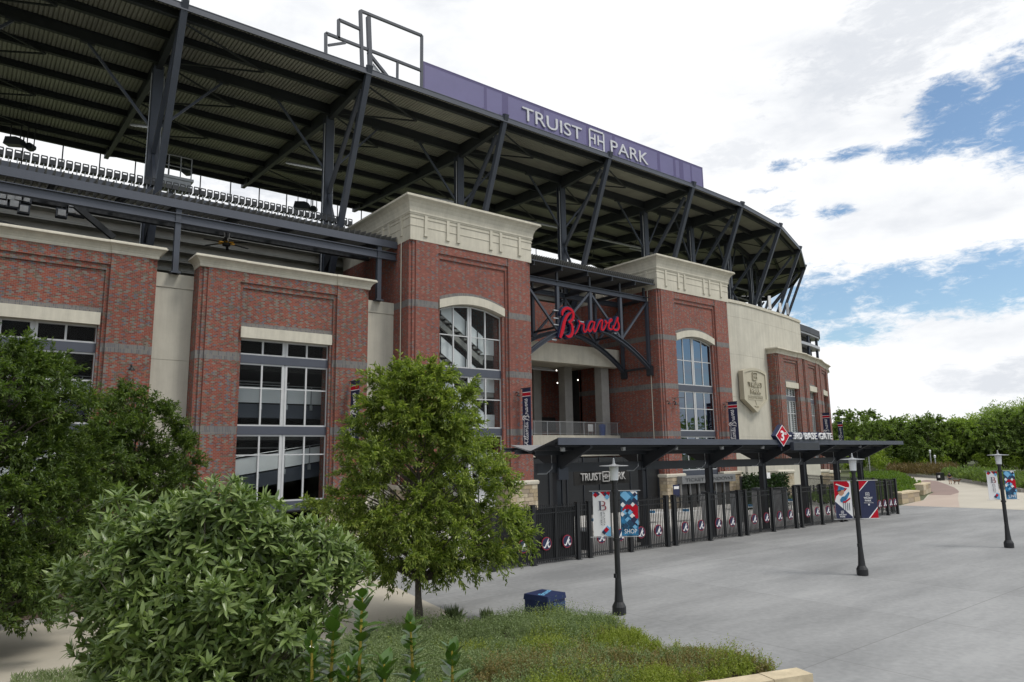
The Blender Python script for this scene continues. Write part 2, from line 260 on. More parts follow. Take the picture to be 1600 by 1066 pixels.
class MB:
    def __init__(s): s.v = []; s.f = []; s.m = []
    def add(s, v, f, mi=0):
        k = len(s.v); s.v += [tuple(map(float, p)) for p in v]; s.f += [tuple(i+k for i in q) for q in f]; s.m += [mi]*len(f); return s
    def box(s, x0, x1, y0, y1, z0, z1, mi=0):
        return s.add([(x0, y0, z0), (x1, y0, z0), (x1, y1, z0), (x0, y1, z0), (x0, y0, z1), (x1, y0, z1), (x1, y1, z1), (x0, y1, z1)],
              [(0, 3, 2, 1), (4, 5, 6, 7), (0, 1, 5, 4), (1, 2, 6, 5), (2, 3, 7, 6), (3, 0, 4, 7)], mi)
    def beam(s, p, q, w, h, up=(0, 0, 1), mi=0, w2=None, h2=None):
        p, q = np.array(p, float), np.array(q, float); d = q-p; d /= np.linalg.norm(d); up = np.array(up, float)
        a = np.cross(d, up)
        if np.linalg.norm(a) < 1e-4: a = np.cross(d, (0, 1, 0))
        a /= np.linalg.norm(a); b = np.cross(a, d); w2 = w2 or w; h2 = h2 or h
        v = [p-a*w/2-b*h/2, p+a*w/2-b*h/2, p+a*w/2+b*h/2, p-a*w/2+b*h/2, q-a*w2/2-b*h2/2, q+a*w2/2-b*h2/2, q+a*w2/2+b*h2/2, q-a*w2/2+b*h2/2]
        return s.add(v, [(0, 1, 2, 3), (7, 6, 5, 4), (0, 4, 5, 1), (1, 5, 6, 2), (2, 6, 7, 3), (3, 7, 4, 0)], mi)
    def ibeam(s, p, q, w, h, t=.05, up=(0, 0, 1)):
        p, q = np.array(p, float), np.array(q, float); d = q-p; d /= np.linalg.norm(d); a = np.cross(d, up); a /= np.linalg.norm(a); b = np.cross(a, d)
        s.beam(p+b*(h/2-t/2), q+b*(h/2-t/2), w, t, up); s.beam(p-b*(h/2-t/2), q-b*(h/2-t/2), w, t, up)
        return s.beam(p, q, t, h-2*t, up)
    def tube(s, pts, r, n=8, mi=0, caps=True):
        pts = [np.array(p, float) for p in pts]; rs = r if isinstance(r, (list, tuple)) else [r]*len(pts); rings = []
        ref = np.array((0, 0, 1.)); 
        for i, p in enumerate(pts):
            d = pts[min(i+1, len(pts)-1)]-pts[max(i-1, 0)]; d /= (np.linalg.norm(d) or 1); a = np.cross(d, ref)
            if np.linalg.norm(a) < .15: a = np.cross(d, (1, 0, 0))
            a /= np.linalg.norm(a); b = np.cross(d, a)
            rings.append([p+rs[i]*(a*math.cos(k*2*math.pi/n)+b*math.sin(k*2*math.pi/n)) for k in range(n)])
        v = [q for g in rings for q in g]; f = []
        for i in range(len(pts)-1):
            for k in range(n): f.append((i*n+k, i*n+(k+1) % n, (i+1)*n+(k+1) % n, (i+1)*n+k))
        if caps: f.append(tuple(range(n-1, -1, -1))); f.append(tuple((len(pts)-1)*n+k for k in range(n)))
        return s.add(v, f, mi)
    def lathe(s, prof, c=(0, 0), n=16, mi=0):
        v = []; f = []
        for r, z in prof: v += [(c[0]+r*math.cos(k*2*math.pi/n), c[1]+r*math.sin(k*2*math.pi/n), z) for k in range(n)]
        for i in range(len(prof)-1):
            for k in range(n): f.append((i*n+k, i*n+(k+1) % n, (i+1)*n+(k+1) % n, (i+1)*n+k))
        f.append(tuple(range(n-1, -1, -1))); f.append(tuple((len(prof)-1)*n+k for k in range(n)))
        return s.add(v, f, mi)
    def prism(s, poly, fn, d0, d1, mi=0):
        """poly: 2-D outline (counter-clockwise); fn(a, b, d) -> 3-D"""
        n = len(poly); v = [fn(a, b, d0) for a, b in poly]+[fn(a, b, d1) for a, b in poly]
        f = [tuple(range(n)), tuple(range(2*n-1, n-1, -1))]+[(i, i+n, (i+1) % n+n, (i+1) % n) for i in range(n)]
        return s.add(v, f, mi)
    def front(s, poly, y0, y1, mi=0):           # outline in x,z; front face at y0
        return s.prism(poly, lambda a, b, d: (a, d, b), y0, y1, mi)
    def plan(s, poly, z0, z1, mi=0):            # outline in x,y
        return s.prism(poly, lambda a, b, d: (a, b, d), z1, z0, mi)
    def build(s, name, mat, parent=None, loc=None, rz=0., smooth=False, rot=None):
        me = bpy.data.meshes.new(name); me.from_pydata(s.v, [], s.f)
        me.update(); finish(me, mat, smooth)
        if any(s.m): me.polygons.foreach_set('material_index', s.m)
        return obj(name, me, parent, loc, rz, rot)
def chain(poly_pts, n=6):
    """Catmull-Rom through 2-D points"""
    p = [np.array(q, float) for q in poly_pts]; p = [2*p[0]-p[1]]+p+[2*p[-1]-p[-2]]; out = []
    for i in range(1, len(p)-2):
        for k in range(n):
            t = k/n; out.append(.5*((2*p[i])+(-p[i-1]+p[i+1])*t+(2*p[i-1]-5*p[i]+4*p[i+1]-p[i+2])*t*t+(-p[i-1]+3*p[i]-3*p[i+1]+p[i+2])*t**3))
    out.append(p[-2]); return out
def ribbon(mb, pts, ws, y0, y1, fn=None, n=6):
    """brush stroke of varying width in the x,z plane, from depth y0 (front) to y1; pieces step back 0.3 mm so that crossings never share a plane"""
    c = chain(pts, n); w = np.interp(np.linspace(0, 1, len(c)), np.linspace(0, 1, len(ws)), ws)
    fn = fn or (lambda a, b, d: (a, d, b)); L = []; Q = []
    for i, p in enumerate(c):
        d = c[min(i+1, len(c)-1)]-c[max(i-1, 0)]; d = d/(np.linalg.norm(d) or 1); nn = np.array((-d[1], d[0])); L.append(p+nn*w[i]/2); Q.append(p-nn*w[i]/2)
    for i in range(len(c)-1):
        e = -.0003*(i+1); q = [L[i], Q[i], Q[i+1], L[i+1]]
        v = [fn(a, b, y0+e) for a, b in q]+[fn(a, b, y1) for a, b in q]
        mb.add(v, [(0, 1, 2, 3), (0, 4, 5, 1), (1, 5, 6, 2), (2, 6, 7, 3), (3, 7, 4, 0)])
    return mb
def text(name, s, size, depth, mat, parent=None, loc=(0, 0, 0), rot=(R(90), 0, 0), align='CENTER', shear=0., bold=0., xs=1., spacing=1.):
    cu = bpy.data.curves.new(name, 'FONT'); cu.body = s; cu.size = size; cu.extrude = depth/2; cu.align_x = align; cu.align_y = 'CENTER'; cu.shear = shear; cu.offset = bold; cu.resolution_u = 3; cu.space_character = spacing
    tmp = bpy.data.objects.new('tmp', cu); me = bpy.data.meshes.new_from_object(tmp); bpy.data.objects.remove(tmp); bpy.data.curves.remove(cu)
    me.name = name; me.transform(Matrix.Diagonal((xs, 1, 1, 1))); me.materials.clear()
    for l in list(me.uv_layers): me.uv_layers.remove(l)
    finish(me, mat); return obj(name, me, parent, loc, rot=rot)
def loft(rings, close_top=True, close_bot=True):
    mb = MB(); n = len(rings[0]); v = [p for r in rings for p in r]; f = []
    for i in range(len(rings)-1):
        for k in range(n): f.append((i*n+k, i*n+(k+1) % n, (i+1)*n+(k+1) % n, (i+1)*n+k))
    if close_bot: f.append(tuple(range(n-1, -1, -1)))
    if close_top: f.append(tuple((len(rings)-1)*n+k for k in range(n)))
    return mb.add(v, f)
# leaves: arrays of bases, directions, side vectors
def leaf_mesh(name, base, d, up, L, Wd, mat, fold=.25, bend=.15):
    n = len(base); d = d/np.linalg.norm(d, axis=1, keepdims=True); s = np.cross(d, up); s /= np.maximum(np.linalg.norm(s, axis=1, keepdims=True), 1e-6); nn = np.cross(s, d)
    L = np.broadcast_to(L, (n,))[:, None]; Wd = np.broadcast_to(Wd, (n,))[:, None]
    a = base; tip = base+d*L-nn*L*bend; mid = base+d*L*.5; l = mid+s*Wd*.5+nn*Wd*fold; r = mid-s*Wd*.5+nn*Wd*fold
    v = np.stack([a, r, tip, l], 1).reshape(-1, 3)
    me = bpy.data.meshes.new(name); me.vertices.add(4*n); me.vertices.foreach_set('co', v.ravel())
    idx = (np.arange(n)[:, None]*4+np.array([0, 1, 2, 0, 2, 3])).ravel()
    me.loops.add(6*n); me.loops.foreach_set('vertex_index', idx); me.polygons.add(2*n); me.polygons.foreach_set('loop_start', np.arange(2*n)*3)
    me.update(calc_edges=True); me.validate(); me.materials.append(mat); return me
def rnd_dirs(n): v = RNG.normal(size=(n, 3)); return v/np.linalg.norm(v, axis=1, keepdims=True)
# ------------------------------------------------------------------ ground
def ground_mat(name, c1, c2, joint=None, jx=6.0, jy=6.0, off=(0, 0), jc=(.2, .2, .2), var=.16, jw=.02):
    m, t, b = new_mat(name); b.inputs['Roughness'].default_value = .8
    g = N(t, 'ShaderNodeNewGeometry'); n1 = N(t, 'ShaderNodeTexNoise'); n1.inputs['Scale'].default_value = .22; n1.inputs['Detail'].default_value = 8; n1.inputs['Roughness'].default_value = .62
    mp = N(t, 'ShaderNodeMapping'); mp.inputs['Scale'].default_value = (.45, 1.5, 1); mp.inputs['Rotation'].default_value = (0, 0, .3); link(t, g.outputs['Position'], mp.inputs[0]); link(t, mp.outputs[0], n1.inputs['Vector'])
    n2 = N(t, 'ShaderNodeTexNoise'); n2.inputs['Scale'].default_value = 5; n2.inputs['Detail'].default_value = 7; link(t, g.outputs['Position'], n2.inputs['Vector'])
    k = val(t, 'ADD', val(t, 'MULTIPLY', n1.outputs[0], .75), val(t, 'MULTIPLY', n2.outputs[0], .25))
    mr = N(t, 'ShaderNodeMapRange'); link(t, k, mr.inputs[0]); mr.inputs[1].default_value = .5-var; mr.inputs[2].default_value = .5+var
    mx = N(t, 'ShaderNodeMix', data_type='RGBA'); link(t, mr.outputs[0], mx.inputs[0]); mx.inputs[6].default_value = rgb(c1); mx.inputs[7].default_value = rgb(c2); colr = mx.outputs[2]
    # small dark spots: gum and drips
    vo = N(t, 'ShaderNodeTexVoronoi'); vo.inputs['Scale'].default_value = .55; link(t, g.outputs['Position'], vo.inputs['Vector'])
    sp = val(t, 'LESS_THAN', vo.outputs['Distance'], .028)
    ms = N(t, 'ShaderNodeMix', data_type='RGBA'); link(t, val(t, 'MULTIPLY', sp, .6), ms.inputs[0]); link(t, colr, ms.inputs[6]); ms.inputs[7].default_value = rgb([q*.4 for q in c1]); colr = ms.outputs[2]
    if joint:
        s = N(t, 'ShaderNodeSeparateXYZ'); link(t, g.outputs['Position'], s.inputs[0]); J = None
        for i, (per, o) in enumerate(((jx, off[0]), (jy, off[1]))):
            q = val(t, 'LESS_THAN', val(t, 'FRACT', val(t, 'DIVIDE', val(t, 'ADD', s.outputs[i], 600+o), per)), jw/per); J = q if J is None else val(t, 'MAXIMUM', J, q)
        ci = N(t, 'ShaderNodeCombineXYZ')      # each poured slab its own tone
        for i, (per, o) in enumerate(((jx, off[0]), (jy, off[1]))): link(t, val(t, 'FLOOR', val(t, 'DIVIDE', val(t, 'ADD', s.outputs[i], 600+o), per)), ci.inputs[i])
        wn = N(t, 'ShaderNodeTexWhiteNoise', noise_dimensions='2D'); link(t, ci.outputs[0], wn.inputs['Vector'])
        mt = N(t, 'ShaderNodeMapRange'); link(t, wn.outputs[0], mt.inputs[0]); mt.inputs[3].default_value = .92; mt.inputs[4].default_value = 1.06
        m6 = N(t, 'ShaderNodeMix', data_type='RGBA', blend_type='MULTIPLY'); m6.inputs[0].default_value = 1; link(t, colr, m6.inputs[6]); link(t, mt.outputs[0], m6.inputs[7]); colr = m6.outputs[2]
        m3 = N(t, 'ShaderNodeMix', data_type='RGBA'); link(t, val(t, 'MULTIPLY', J, .55), m3.inputs[0]); link(t, colr, m3.inputs[6]); m3.inputs[7].default_value = rgb(jc); colr = m3.outputs[2]
    link(t, colr, b.inputs['Base Color'])
    bp = N(t, 'ShaderNodeBump'); bp.inputs['Strength'].default_value = .15; bp.inputs['Distance'].default_value = .01; link(t, n2.outputs[0], bp.inputs['Height']); link(t, bp.outputs[0], b.inputs['Normal'])
    return m
M['earth'] = ground_mat('grass_and_earth', (.045, .06, .02), (.09, .10, .035))
M['plaza'] = ground_mat('grey_plaza_concrete', (.195, .20, .203), (.305, .31, .312), True, 6.4, 12.8, (1.9, 4), (.12, .12, .12), var=.12, jw=.035)
M['conc_light'] = ground_mat('light_concourse_concrete', (.43, .42, .40), (.52, .51, .49), True, 5, 5, jc=(.3, .3, .3))
M['walk'] = ground_mat('cream_walk_concrete', (.40, .365, .30), (.47, .435, .36), True, 5.2, 400, (2.3, 3), (.2, .18, .15))
M['path'] = ground_mat('cream_path_concrete', (.42, .39, .325), (.49, .455, .385), True, 9, 500, (0, 3), (.3, .28, .24))
M['pink'] = ground_mat('rose_brown_paving', (.22, .155, .135), (.265, .19, .165))
M['pink2'] = ground_mat('pale_pink_paving', (.40, .32, .27), (.45, .37, .31))
def sheet(name, poly, z, mat): 
    o = obj(name, mesh_from(name, [(x, y, z) for x, y in poly], [tuple(range(len(poly)))], mat)); return tag(o, kind='structure')
sheet('ground', [(-1200, -1200), (1600, -1200), (1600, 1600), (-1200, 1600)], -.03, M['earth'])
plaza = [(14.35, 8), (80, -40), (83, -20), (74.28, 22.07), (73.09, 31.97), (73.3, 34), (66, 38), (66, 46.5), (40, 52), (10, 52), (10, 40), (14.5, 36), (15.6, 31), (15.69, 29.37), (15.04, 25.99), (14.23, 21.09)]
sheet('plaza', plaza, 0.0, M['plaza'])
sheet('walkway', [(-30, 20), (3, 20.5), (12, 19.5), (14.23, 20), (14.23, 21.09), (15.04, 25.99), (15.69, 29.37), (15.5, 31), (14.5, 33), (4.23, 30.57), (1.76, 29.9), (-30, 27)], .004, M['walk'])
sheet('concourse', [(22, 29.6), (66, 29.6), (84, 40), (84, 49), (38.7, 52), (22, 52)], .004, M['conc_light'])
path = [(74.28, 22.07), (83, -20), (120, -60), (150, -60), (112, 25), (101.8, 30.0), (119.4, 40.0), (138, 51.9), (151, 63.6), (175, 80), (170, 84), (149, 63.4), (133, 55.6), (118, 48.2), (105, 42.6), (96.5, 38.0), (91.2, 36.6), (82, 33.4), (73.09, 31.97)]
sheet('path', path, .004, M['path'])
sheet('path_paving', [(133.9, 53.7), (129.5, 50.2), (118, 44.5), (110, 40.6), (104.9, 38.4), (100.5, 36.6), (97.6, 35.6), (92.1, 34.5), (91.2, 36.5), (96.5, 38.0), (105, 42.6), (118, 48.1), (128, 52.6)], .010, M['pink'])
sheet('path_band', [(73.2, 31.7), (82, 33.3), (91.2, 36.4), (92.1, 34.5), (97.6, 35.6), (86, 31.5), (73.9, 27.0)], .008, M['pink2'])
# planted bank the viewer stands on: falls from the viewer's feet to the plaza
def bank_z(x, y):
    d = math.hypot(x, y); return max(-.03, 3.75-.27*d-.15*max(0, x-6)*.3)
def bank():
    v = []; f = []; nx, ny = 34, 34
    for j in range(ny+1):
        for i in range(nx+1):
            x, y = -20+i*34/nx, -14+j*34/ny; z = bank_z(x, y)
            v.append((x, y, z-.05 if z > -.02 else -.2))
    for j in range(ny):
        for i in range(nx): f.append((j*(nx+1)+i, j*(nx+1)+i+1, (j+1)*(nx+1)+i+1, (j+1)*(nx+1)+i))
    tag(obj('hillside', mesh_from('hillside', v, f, M['soil'], True)), kind='structure')
bank()
# soil strip and kerb between the walk and the facade at the left
sheet('planting_strip', [(-30, 27.15), (1.76, 30.05), (4.23, 30.72), (14.3, 33.3), (13.8, 36), (9.9, 40), (9.9, 45.4), (-30, 45.4)], .012, M['soil'])
sheet('clay_patch', [(4.3, 30.9), (9, 32.1), (8, 34.5), (4, 33)], .020, M['clay'])
kb = MB(); kp = [(-30, 27), (1.76, 29.9), (4.23, 30.57), (14.4, 33.1)]
for a, b in zip(kp, kp[1:]): kb.beam((*a, .05), (*b, .05), .16, .22)
tag(kb.build('kerb', M['conc']), kind='structure')
kb = MB(); kp = [(112, 25.5), (102.1, 30.2), (119.6, 40.2), (138.2, 52.1), (151.2, 63.8)]
for a, b in zip(kp, kp[1:]): kb.beam((*a, .2), (*b, .2), .35, .5)
tag(kb.build('path_kerb', M['conc']), kind='structure')
# ------------------------------------------------------------------ the ballpark building
st = thing('ballpark', 'large red brick ballpark with cream cornices, corner towers and dark steel roof', 'stadium')
def quad_pane(name, x0, x1, z0, z1, y, mat, par, loc, rz, top=None):
    if top is None: poly = [(x0, z0), (x1, z0), (x1, z1), (x0, z1)]
    else: poly = [(x0, z0), (x1, z0)]+[(x1+(x0-x1)*i/6, top(x1+(x0-x1)*i/6)) for i in range(7)]
    mb = MB(); mb.front(poly, y, y+.02); return mb.build(name, mat, par, loc, rz)
def window(par, x0, x1, rows, y, loc=(0, 0, 0), rz=0., glass='glass', arch=None, gaps=None, blinds=False):
    """rows: [(z0, z1, zsplit)], arch: top outline of the first row. Frame = the window; panes are its children."""
    fr = MB(); w = x1-x0; xs = [x0, x0+w*.25, x0+w*.5, x0+w*.75, x1]; t = .055; gl = []
    for ri, (z0, z1, zs) in enumerate(rows):
        top = arch if (arch and ri == 0) else None
        T = (lambda x, q=top: q(x)-.04) if top else (lambda x, q=z1: q)
        for i, x in enumerate(xs):
            ww = t if i not in (2,) else .10
            if i == 2:
                for s_ in (-1, 1): fr.box(x+s_*.12-.07, x+s_*.12+.07, y-.06, y+.06, z0, T(x))
                fr.box(x-.05, x+.05, y-.02, y+.05, z0, T(x)-.02)
            else: fr.box(x-ww, x+ww, y-.06, y+.06, z0, T(min(max(x, x0+.05), x1-.05)))
        segs = [(xs[i]+(.19 if i == 2 else t), xs[i+1]-(.19 if i == 1 else t)) for i in range(4)]
        for a, b in segs:
            fr.box(a, b, y-.055, y+.055, z0, z0+.1)
            if top is None: fr.box(a, b, y-.055, y+.055, z1-.1, z1)
            else:
                fr.front([(a, T(a)-.11), (b, T(b)-.11), (b, T(b)), (a, T(a))], y-.055, y+.055)
            if zs: fr.box(a, b, y-.055, y+.055, zs-.04, zs+.04)
            zt = z1-.1
            spans = [(z0+.1, zs-.04), (zs+.04, zt)] if zs else [(z0+.1, zt)]
            for k, (c, d) in enumerate(spans):
                tp = (lambda q, T_=T: T_(q)-.11) if (top and k == len(spans)-1) else None
                gl.append((a, b, c, d, tp))
    fo = fr.build('window', M['alu'], par, loc, rz)
    for a, b, c, d, tp in gl: quad_pane('pane', a, b, c, d, y, M[glass], fo, None, 0, tp)
    if blinds:
        bl = MB()
        for z0, z1, zs in rows:
            z = z0+.2
            while z < z1-.15: bl.box(x0+.1, x1-.1, y+.10, y+.13, z, z+.16); z += .26
        tag(bl.build('shutter_slats', M['alu'], fo), kind='stuff')
    return fo
def cornice_rings(outline, prof):
    """outline(o) -> list of (x, y) at overhang o; prof [(z, o)]"""
    return [[(x, y, z) for x, y in outline(o)] for z, o in prof]
COVE = [(0, .03), (.1, .05), (.16, .05), (.3, .12), (.42, .22), (.5, .33), (.54, .42), (.555, .44), (.62, .44), (.63, .40), (.72, .38)]
def stone_base(par, x0, x1, y0, y1, z1, loc, rz, faces=('front',), cap=True, seed=0):
    rr = random.Random(seed); core = MB(); core.box(x0+.08, x1-.08, y0+.08, y1, 0, z1); base = core.build('stone_base', M['conc'], par, loc, rz)
    protos = []
    z = 0.0
    while z < z1-.05:
        h = min(rr.uniform(.24, .42), z1-z); 
        if z1-z-h < .15: h = z1-z
        for face in faces:
            a, b = (x0, x1) if face == 'front' else (y0+.1, y1)
            u = a
            while u < b-.02:
                L = min(rr.uniform(.35, 1.0), b-u)
                if b-u-L < .25: L = b-u
                pr = rr.uniform(0, .035); g = .012
                m = MB()
                if face == 'front': m.box(u+g, u+L-g, y0-pr, y0+.12, z+g, z+h-g)
                elif face == 'left': m.box(x0-pr, x0+.12, u+g, u+L-g, z+g, z+h-g)
                else: m.box(x1-.12, x1+pr, u+g, u+L-g, z+g, z+h-g)
                m.build('stone', rr.choice(STONES), base); u += L
        z += h
    if cap:
        c = loft([[(x0-o, y0-o, z), (x1+o, y0-o, z), (x1+o, y1, z), (x0-o, y1, z)] for z, o in ((z1, .03), (z1+.06, .1), (z1+.26, .12), (z1+.36, .04))])
        c.build('stone_cap', M['cream'], par, loc, rz)
    return base
def brick_bay(loc, rz, Wd=12.0, pil=2.55, zt=17.85, wx=(2.85, 9.05), lower=True, blinds=False, glass='glass', seed=1, rows=None, stone=True, lean=0):
    zr, zs2 = 17.15, 16.8; a, b = pil, Wd-pil; back = 1.5; z0 = 2.4 if stone else 0
    w0, w1 = wx; mb = MB()
    for x0, x1 in ((.5, a), (b, Wd-.5)): mb.box(x0, x1, 0, back, z0, zt)
    for x0, x1 in ((.25, .5), (Wd-.5, Wd-.25)): mb.box(x0, x1, .09, back, z0, zt)
    for x0, x1 in ((0, .25), (Wd-.25, Wd)): mb.box(x0, x1, .2, back, z0, zt)
    mb.box(a, b, .06, back, zr, zt)                                             # spandrel under the cornice
    mb.box(a, b, .17, back, zs2, zr)
    mb.box(a, a+.22, .17, back, z0, zs2); mb.box(b-.22, b, .17, back, z0, zs2)  # first step of the recess
    mb.box(a+.22, b-.22, .28, back, 13.45, zs2)                                 # panel over the window
    if w0 > a+.22: mb.box(a+.22, w0, .28, back, z0, 13.45)
    if b-.22 > w1: mb.box(w1, b-.22, .28, back, z0, 13.45)
    o = mb.build('brick_bay', M['brick'], st, loc, rz)
    for zb in (11.85, 7.05):
        for side in (0, 1):
            sb = MB()
            for x0, x1, y in ((.497, a+.003, -.004), (.247, .5, .086), (-.003, .25, .197), (a, a+.223, .166)):
                sb.box(*((x0, x1) if side == 0 else (Wd-x1, Wd-x0)), y, back-.2, zb, zb+.52)
            sb.build('soldier_course', M['soldier'], st, loc, rz)
    sb = MB(); sb.box(a+.22, b-.22, .276, .5, 14.15, 14.46); sb.build('soldier_course', M['soldier'], st, loc, rz)
    l = MB(); l.box(w0-.12, w1+.05, -.02, .9, 13.42, 14.15); l.build('lintel', M['cream'], st, loc, rz)
    def outl(oh): return [(-oh, back), (-oh, -oh+.0), (a+oh*.5, -oh), (a+oh*.5, .06-oh), (b-oh*.5, .06-oh), (b-oh*.5, -oh), (Wd+oh, -oh), (Wd+oh, back)]
    loft(cornice_rings(outl, [(zt+z, q) for z, q in COVE])).build('cornice', M['cream'], st, loc, rz)
    rows = rows or [(12.36, 13.42, None), (7.62, 11.8, 10.15), (2.62, 7.05, 5.72)]
    window(st, w0, w1, rows, .62, loc, rz, glass, blinds=blinds)
    sp = MB()
    for (r0, r1) in zip(rows, rows[1:]): sp.box(w0, w1, .50, .80, r1[1]+.003, r0[0]-.003)
    sp.box(w0, w1, .50, .80, 2.0, rows[-1][0]-.003); sp.build('spandrel_beam', M['fascia'], st, loc, rz)
    if stone:
        for k, (x0, x1) in enumerate(((0, w0-.1), (w1+.1, Wd))): stone_base(st, x0, x1, .0, back, 2.0, loc, rz, ('front', 'right') if k == 0 else ('front', 'left'), True, seed*7+k)
    return o
YB = 47.0
brick_bay((-2.9, YB, 0), 0, seed=1)
brick_bay((11.6, YB, 0), 0, seed=2)
brick_bay((-17.4, YB, 0), 0, seed=3)
# cream panels between the bays
def cream_panel(x0, x1, y, zt, joints=(7.1, 11.8, 16.5), loc=(0, 0, 0), rz=0):
    mb = MB(); zz = [0]+list(joints)+[zt]
    for i, (a, b) in enumerate(zip(zz, zz[1:])): mb.box(x0, x1, y+(0 if i < len(joints) else -.05), y+.6, a+(.012 if i else 0), b-.012)
    mb.box(x0+.01, x1-.01, y+.05, y+.55, 0, zt-.02)
    return mb.build('stucco_panel', M['stucco'], st, loc, rz)
for a, b in ((9.1, 11.6), (23.6, 26.47), (-5.4, -2.9)): cream_panel(a, b, 48.55, 17.45)
# --- corner towers
def tower(x0, seed, glass, stairs):
    Wd = 12.12; y0 = 46.0; back = 58.0; zt = 22.1; a, b = 2.55, Wd-2.55; w0, w1 = 2.75, 9.05
    loc = (x0, y0, 0); D = back-y0; zb = 3.0
    ar = lambda x: 16.95+.62*(1-((x-(w0+w1)/2)/((w1-w0)/2))**2)       # window arch
    mb = MB()
    for xa, xb in ((.5, a), (b, Wd-.5)): mb.box(xa, xb, 0, 1.6, zb, zt)
    for xa, xb in ((.25, .5), (Wd-.5, Wd-.25)): mb.box(xa, xb, .09, 1.6, zb, zt)
    mb.box(a, b, .06, 1.6, 21.4, zt); mb.box(a, b, .17, 1.6, 21.0, 21.4)
    mb.box(a, a+.22, .17, 1.6, zb, 21.0); mb.box(b-.22, b, .17, 1.6, zb, 21.0)
    lintel_top = lambda x: ar(x)+.68
    n = 12; pts = [(w0-.08+(w1-w0+.16)*i/n) for i in range(n+1)]
    mb.front([(a+.22, 21.0), (a+.22, lintel_top(w0))]+[(x, lintel_top(min(max(x, w0), w1))) for x in pts]+[(b-.22, lintel_top(w1)), (b-.22, 21.0)], .28, 1.6)
    if w0-.08 > a+.22: mb.box(a+.22, w0-.08, .28, 1.6, zb, lintel_top(w0))
    mb.box(w1, b-.22, .28, 1.6, zb, lintel_top(w1))
    # side walls (with two shallow pilaster joints) and back
    for s in (0, 1):
        X = lambda u: u if s == 0 else Wd-u
        def sbx(u0, u1, ya, yb, za, zc): mb.box(min(X(u0), X(u1)), max(X(u0), X(u1)), ya, yb, za, zc)
        sbx(0, .25, .2, .75, zb, zt); sbx(.04, .25, .75, 1.35, zb, zt); sbx(0, .25, 1.35, D, zb, zt); sbx(.25, .45, 1.6, D, zb, zt)
    mb.build('tower_wall', M['brick2'], st, loc)
    for zc in (16.85, 11.85, 7.05):
        for side in (0, 1):
            sb = MB(); FX = lambda x0, x1: (x0, x1) if side == 0 else (Wd-x1, Wd-x0)
            sb.box(*FX(.497, a+.003), -.004, 1.2, zc, zc+.52); sb.box(*FX(.247, .5), .086, 1.2, zc, zc+.52)
            if zc < 16: sb.box(*FX(a, a+.223), .166, 1.2, zc, zc+.52)
            sb.box(*FX(-.004, .25), .196, .754, zc, zc+.52); sb.box(*FX(-.004, .25), 1.346, D, zc, zc+.52); sb.box(*FX(.036, .25), .754, 1.346, zc, zc+.52)
            sb.build('soldier_course', M['soldier'], st, loc)
    up = [(x, lintel_top(min(max(x, w0), w1))+.30) for x in pts][::-1]; lo = [(x, lintel_top(min(max(x, w0), w1))-.01) for x in pts]
    sb = MB(); sb.front(lo+up, .276, .6); sb.build('soldier_course', M['soldier'], st, loc)
    l = MB(); l.front([(x, ar(min(max(x, w0), w1))-.0) for x in pts]+[(x, lintel_top(min(max(x, w0), w1))) for x in pts][::-1], -.03, .9); l.build('arched_lintel', M['cream'], st, loc)
    # entablature: frieze, ledges, brackets, flaring cove
    def outl(o): return [(-o, D+o), (-o, -o), (Wd+o, -o), (Wd+o, D+o)]
    pr = [(zt, .02), (23.22, .02), (23.23, .06), (23.30, .06), (23.31, .03), (23.86, .03), (23.87, .08), (23.96, .08), (23.97, .05), (24.12, .05), (24.14, .10), (24.24, .13), (24.26, .16), (24.34, .16), (24.4, .15),
          (24.7, .2), (25.0, .32), (25.2, .48), (25.32, .64), (25.36, .70), (25.45, .70), (25.46, .66), (25.55, .66), (25.56, .6), (25.6, .1)]
    ent = loft(cornice_rings(outl, pr)).build('entablature', M['cream'], st, loc)
    for bx in (1.35, 3.4, 4.42, 7.72, 8.74, 10.8):
        k = MB(); k.box(bx-.13, bx+.13, -.13, .05, 22.62, 24.18); k.box(bx-.16, bx+.16, -.15, .05, 22.50, 22.66); k.build('bracket', M['cream'], ent)
    for s in (0, 1):
        for by in (1.35, 3.4, 4.42, 7.72, 8.74):
            k = MB(); xa = -.13 if s == 0 else Wd-.05
            k.box(xa, xa+.18, by-.13, by+.13, 22.62, 24.18); k.build('bracket', M['cream'], ent)
    rows = [(12.4, 17.4, 15.0), (7.62, 11.75, 9.95), (3.6, 7.05, 5.6)]
    fo = window(st, w0, w1, rows, .62, loc, 0, glass, arch=ar)
    sp = MB(); sp.box(w0, w1, .5, .8, 11.753, 12.397); sp.box(w0, w1, .5, .8, 7.053, 7.617); sp.box(w0, w1, .5, .8, 3.05, 3.597); sp.build('spandrel_beam', M['fascia'], st, loc)
    stone_base(st, -.12, w0-.1, -.12, 1.7, 3.0, loc, 0, ('front', 'right', 'left'), True, seed); stone_base(st, w1+.1, Wd+.12, -.12, 1.7, 3.0, loc, 0, ('front', 'left', 'right'), True, seed+1)
    for s in (0, 1): stone_base(st, -.12 if s == 0 else Wd-.5, .5 if s == 0 else Wd+.12, 1.72, D, 3.0, loc, 0, ('left',) if s == 0 else ('right',), True, seed+3+s)
    return loc
T1, T2 = 26.47, 55.41
tower(T1, 11, 'glass', True); tower(T2, 21, 'glass_refl', False)
# drain pipes and joints on the tower sides
for x in (T1-.06, T2-.06):
    d = MB(); d.tube([(x, 47.3, 3.4), (x, 47.3, 22.1)], .045, 8); d.build('downpipe', M['cream'], st)
